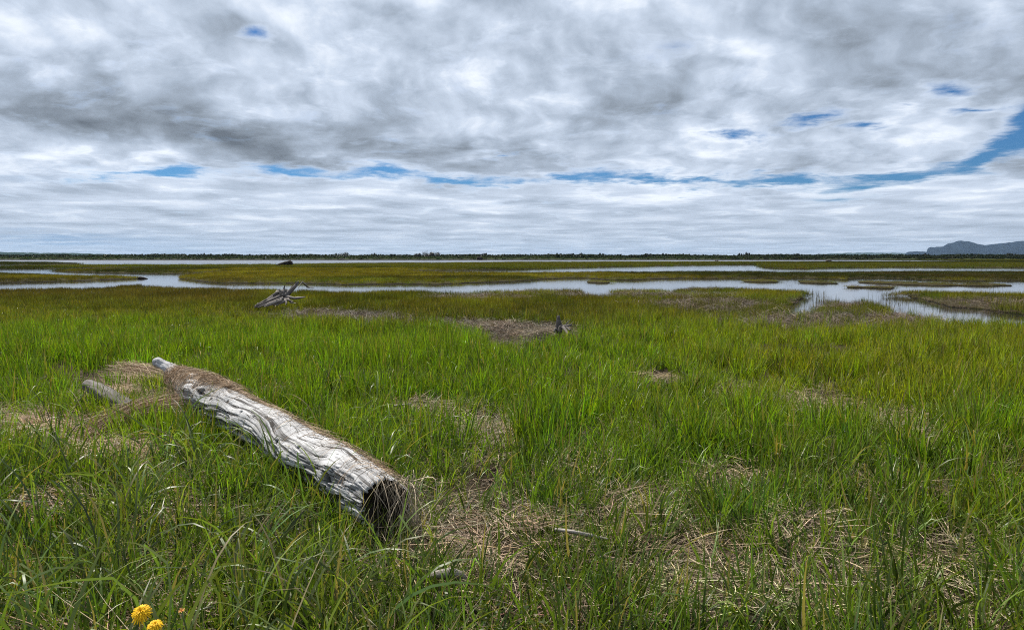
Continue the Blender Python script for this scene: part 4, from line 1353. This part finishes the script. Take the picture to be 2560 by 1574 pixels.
fl, fg = flower(352, 1527, 1.66, 0.0255, (0.05, -0.55, 0.85), 'larger round yellow dandelion in full bloom at the bottom left', seed=5, stem_to=(0.05, 0.06))
for az_, L_, up_ in [(2.5, 0.26, 0.55), (1.7, 0.24, 0.8), (3.3, 0.22, 0.35), (0.4, 0.2, 0.5)]:      # toothed leaves round its foot
    d_ = np.array([math.cos(az_), math.sin(az_), 0])
    w_ = np.array([-math.sin(az_), math.cos(az_), 0])
    V2, F2 = [], []
    m_n = 13
    for k_ in range(m_n):
        s_ = k_ / (m_n - 1)
        p_ = fg + d_ * L_ * s_ + np.array([0, 0, 0.02 + L_ * (up_ * s_ * 1.5 - 0.75 * s_ * s_)])
        ww = 0.034 * math.sin(math.pi * min(1, 0.12 + s_ * 0.88)) ** 0.8 * (1.0 if k_ % 2 else 0.5) + 0.002
        V2 += [p_ - w_ * ww + (0, 0, 0.006), p_, p_ + w_ * ww + (0, 0, 0.006)]
        if k_:
            a_ = 3 * (k_ - 1)
            F2 += [(a_, a_ + 1, a_ + 4, a_ + 3), (a_ + 1, a_ + 2, a_ + 5, a_ + 4)]
    local(mesh('leaf', np.array(V2), np.array(F2), M_DLEAF), fl)
flower(388, 1559, 1.62, 0.019, (0.22, -0.25, 0.9), 'smaller yellow dandelion below right of the larger bloom', seed=7, stem_to=(-0.04, 0.05))
flower(454, 1527, 1.72, 0.010, (0.1, -0.3, 0.9), 'tiny wilted orange dandelion right of the two yellow blooms', wilt=True, seed=9, stem_to=(0.02, 0.05))

# ==================================================================== far things
fl_ = thing('drift_log', (*at(700, 664, 0.3)[:2], 0.3), 'dark drift log with an upturned root end on the far bank before the river', 'log')
Dl = at(700, 664.5, 0.3)[1]
px_limb('trunk', [(690, 662.5, Dl), (702, 660, Dl), (715, 658.2, Dl), (727, 656, Dl)], [0.10, 0.32, 0.48, 0.55], M_DARKW, fl_, n=30, s=16, seed=90)
for i, pts in enumerate([[(724, 658, Dl), (729, 655, Dl), (731, 653.8, Dl)], [(724, 659, Dl), (730, 659, Dl), (732, 661, Dl)], [(722, 659, Dl), (727, 661, Dl), (729, 664, Dl)]]):
    px_limb('root', pts, [0.40, 0.25, 0.1], M_DARKW, fl_, n=12, s=8, seed=92 + i)
sn = thing('drift_snag', (*at(1792, 655, 0.3)[:2], 0.3), 'thin forked snag pointing up left at the river edge', 'snag')
Dn = at(1792, 655.2, 0.3)[1]
px_limb('limb', [(1800, 654.6, Dn), (1793, 653.2, Dn), (1786, 650.2, Dn)], [0.35, 0.25, 0.08], M_PALE, sn, n=14, s=8, seed=96)
px_limb('limb', [(1797, 654.2, Dn), (1793, 650.5, Dn), (1790, 647.5, Dn)], [0.22, 0.14, 0.05], M_PALE, sn, n=14, s=8, seed=97)
hp = thing('driftwood_heap', (*at(2070, 655, 0.3)[:2], 0.3), 'low brown heap of driftwood at the river edge right of the snag', 'driftwood')
Dh = at(2070, 655.5, 0.3)[1]
for i, pts in enumerate([[(2062, 654.6, Dh), (2070, 652.2, Dh), (2078, 653.5, Dh)], [(2066, 654, Dh), (2074, 651, Dh), (2080, 654.4, Dh)], [(2064, 655.4, Dh), (2072, 654.4, Dh), (2082, 655.2, Dh)], [(2069, 653, Dh), (2070, 650, Dh), (2071, 649.6, Dh)]]):
    px_limb('limb', pts, [0.3, 0.4, 0.2], M_WOOD, hp, n=14, s=8, seed=100 + i)
md = at(354, 694.5, 0.1)
lodge = limb('reed_mound', [(md[0] - 0.65, md[1], 0.0), (md[0] - 0.2, md[1] + 0.1, 0.10), (md[0] + 0.25, md[1], 0.06), (md[0] + 0.7, md[1], 0.0)], [0.05, 0.15, 0.12, 0.04], M_DARKW, n=40, s=18, seed=110, rough=0.35)
tag(lodge, 'small dark mound of dead reeds at the tip of the left spit', 'mound')
Dw = FAR + 2
wk = thing('wreck', (*atd(1199, 648, Dw)[:2], 0.5), 'dark broken timber wreck on the far shore right of the bare bushes', 'wreck')
for i, (pts, rd) in enumerate([([(1192, 646.5, Dw), (1200, 646.3, Dw), (1207, 646.8, Dw)], [0.5, 0.7, 0.4]), ([(1193, 648, Dw), (1193, 643, Dw)], [0.2, 0.15]),
                               ([(1193, 643.4, Dw), (1200, 643, Dw), (1205, 644, Dw)], [0.2, 0.25, 0.15]), ([(1205, 648, Dw), (1205, 643.6, Dw)], [0.18, 0.12])]):
    px_limb('timber', pts, rd, M_DARKW, wk, n=10, s=8, seed=120 + i)
hull = thing('drift_hull', (*atd(852, 649, FAR - 3)[:2], 0.0), 'low dark drift timber at the water line below the broad dark bush', 'driftwood')
px_limb('timber', [(848, 648.4, FAR - 3), (854, 647.2, FAR - 3), (862, 648.2, FAR - 3)], [0.3, 0.42, 0.2], M_WOOD, hull, n=14, s=10, seed=130)
px_limb('timber', [(850, 646.9, FAR - 3), (858, 646.4, FAR - 3), (861, 647, FAR - 3)], [0.12, 0.16, 0.1], M_PALE, hull, n=10, s=8, seed=131)
m_white, q, b = material('white paint')
q.put(b.inputs['Base Color'], q.mix(q.noise(q.new('ShaderNodeNewGeometry').outputs['Position'], 8, 3), (0.6, 0.6, 0.58), (0.8, 0.8, 0.78)))
mk = thing('marker_post', (*atd(664.5, 645, FAR + 4)[:2], 0.6), 'small white marker post on the far shore above the drift log', 'post')
px_limb('post', [(664.5, 646.5, FAR + 4), (664.5, 641.2, FAR + 4)], [0.16, 0.16], m_white, mk, n=8, s=8, rough=0.0, groove=0.0)
px_limb('cap', [(664.5, 641.4, FAR + 4), (664.5, 640.8, FAR + 4)], [0.24, 0.20], m_white, mk, n=4, s=10, rough=0.0, groove=0.0)

# ---- scrub along the far shore
M_SCRUB = leafy('scrub leaf', (1.3, 1.4, 0.7), trans=0.25, rv=0.5, spec=0.1)


def leafmass(n, rx, ry, rz, leaf, seed, lobes=7, bare=0.0):
    r = np.random.default_rng(seed)
    lc = np.stack([r.uniform(-.75, .75, lobes) * rx, r.uniform(-.7, .7, lobes) * ry, r.uniform(0.25, 0.8, lobes) * rz], -1)
    lr = r.uniform(0.25, 0.5, lobes) * rz
    i = r.integers(0, lobes, n)
    d = r.normal(size=(n, 3))
    d /= np.linalg.norm(d, axis=1)[:, None]
    p = lc[i] + d * (lr[i] * r.random(n) ** 0.4)[:, None] * np.array([1.2, 1.2, 0.9])
    p[:, 2] = np.clip(p[:, 2], 0.02, None)
    a = r.normal(size=(n, 3))
    b_ = np.cross(a, r.normal(size=(n, 3)))
    a /= np.linalg.norm(a, axis=1)[:, None]
    b_ /= np.linalg.norm(b_, axis=1)[:, None]
    s_ = r.uniform(0.5, 1.2, n)[:, None] * leaf
    V2 = np.stack([p - a * s_, p - b_ * s_ * .6, p + a * s_, p + b_ * s_ * .6], 1).reshape(-1, 3)
    return V2, np.arange(4 * n).reshape(-1, 4), np.full(4 * n, 0.3), np.repeat(r.random(n), 4)


scrub = stock('scrub', [[leafmass(150, 2.6, 1.6, 1.5, 0.30, 1000 + i)] for i in range(6)], M_SCRUB)


def scrub_field(name, label, n, y0, y1, hs, ca, cb, seed, xr=(-420, 420), keepf=None):
    r = np.random.default_rng(seed)
    y = r.uniform(y0, y1, n)
    x = r.uniform(xr[0], xr[1], n)
    if keepf is not None:
        kf = keepf(x, y)
        x, y = x[kf], y[kf]
    n = len(x)
    P_ = np.stack([x, y, height(x, y) - 0.1], -1)
    s_ = r.uniform(hs[0], hs[1], n) * (0.6 + 0.8 * fbm(x * 0.06, y * 0.02, 3, seed))
    S_ = np.stack([s_ * 1.1, s_ * 1.1, s_], -1)
    Rt = np.stack([0 * x, 0 * x, r.uniform(0, 6.28, n)], -1)
    return scatter(name, label, P_, scrub, S_, Rt, jitter(lerp(np.array(ca), np.array(cb), sst(fbm(x * 0.02, y * 0.05, 2, seed + 1), 0.35, 0.65)), n, 0.18))


scrub_field('scrub', 'dark line of scrub and low trees along the top of the far shore', 3200, 428, 500, (1.0, 1.5), (0.013, 0.020, 0.009), (0.020, 0.028, 0.011), 301)
scrub_field('scrub', 'low green bushes and grass on the slope of the far shore', 3600, FAR + 5, 432, (0.35, 0.75), (0.026, 0.042, 0.013), (0.045, 0.064, 0.020), 303,
            keepf=lambda x, y: x < 190 + (y - 380) * 0.1)
scrub_field('scrub', 'dark bushes down to the water at the right end of the far shore', 1100, FAR + 5, 440, (0.45, 0.95), (0.012, 0.018, 0.009), (0.022, 0.028, 0.012), 305, xr=(120, 420))


def bush(px, D, w_m, h_m, col, label, seed, name='bush', cat='bush', bare=False, group=None):
    p0 = atd(px, 640, D)
    gz = float(height(np.array([p0[0]]), np.array([D]))[0])
    o = thing(name, (p0[0], D, gz), label, cat, group)
    m_ = bpy.data.materials.new('crown leaf')
    m_.use_nodes = True
    q_ = NT(m_.node_tree)
    q_.put(q_.n['Principled BSDF'].inputs['Base Color'], q_.vm('SCALE', (*col, ), s=q_.m('MULTIPLY_ADD', q_.attr('rnd').outputs['Fac'], 0.9, 0.55)))
    v_, f_, a_, r_ = leafmass(1100 if w_m > 7 else 420, w_m / 2, w_m / 3, h_m, 0.27, seed, lobes=12)
    mesh('crown', v_, f_, m_, o, smooth=False, attrs={'rnd': ('FLOAT', r_)})
    r = np.random.default_rng(seed)
    for j in range(5 if bare else 2):
        x_ = r.uniform(-.35, .35) * w_m
        limb('trunk', [(x_ * .4, 0, -0.2), (x_ * .8, 0, h_m * .5), (x_ + r.uniform(-.3, .3), 0, h_m * (1.25 if bare else 0.9))], [0.12, 0.08, 0.03], M_WOOD, o, n=8, s=6, seed=seed + j)
    return o


bush(850, 424, 15.0, 3.5, (0.014, 0.020, 0.010), 'broad round dark bush on the far shore above the drift timber', 401)
bush(1072, 428, 9.0, 4.1, (0.060, 0.050, 0.036), 'tallest bare greyish bush on the far shore left of the wreck', 402, bare=True)
bush(1086, 427, 8.0, 3.6, (0.040, 0.036, 0.026), 'lower brownish bush against the right side of the tallest bare bush', 403, bare=True)
bush(1050, 430, 9.0, 3.0, (0.030, 0.030, 0.018), 'low brown bush against the left side of the tallest bare bush', 404)
tops = [(360, 1.2), (508, 2.2), (572, 1.8), (620, 1.5), (935, 2.3), (985, 1.6), (1208, 2.3), (1262, 1.5), (1398, 2.2), (1425, 2.2), (1455, 2.4), (1505, 2.2), (1545, 1.5), (1620, 1.9), (1662, 2.1), (1700, 1.9),
        (1852, 2.2), (1869, 2.8), (1987, 2.0), (1996, 1.9), (2315, 2.0), (2388, 1.4), (2528, 2.3), (75, 1.2), (150, 1.2)]
src = None
for i, (px, hh) in enumerate(tops):
    D = 440 + (i * 37 % 30)
    p0 = atd(px, 640, D)
    gz = float(height(np.array([p0[0]]), np.array([D]))[0])
    if src is None:
        src = bush(px, D, 6.0, 1.0, (0.012, 0.017, 0.009), 'dark scrubby treetop standing out above the scrub line of the far shore', 420, 'scrub_tree', 'tree', group='treetops along the far shore')
        o = src
    else:
        o = src.copy()
        COL.objects.link(o)
        for ch in list(src.children):
            c_ = ch.copy()
            c_.parent = o
            COL.objects.link(c_)
    o.location = (p0[0], D, gz)
    hz = 0.85 * hh + 1.2
    o.scale = (0.8 + 0.25 * hh * 0.7, 0.9, hz)
    o.rotation_euler = (0, 0, i * 2.1)
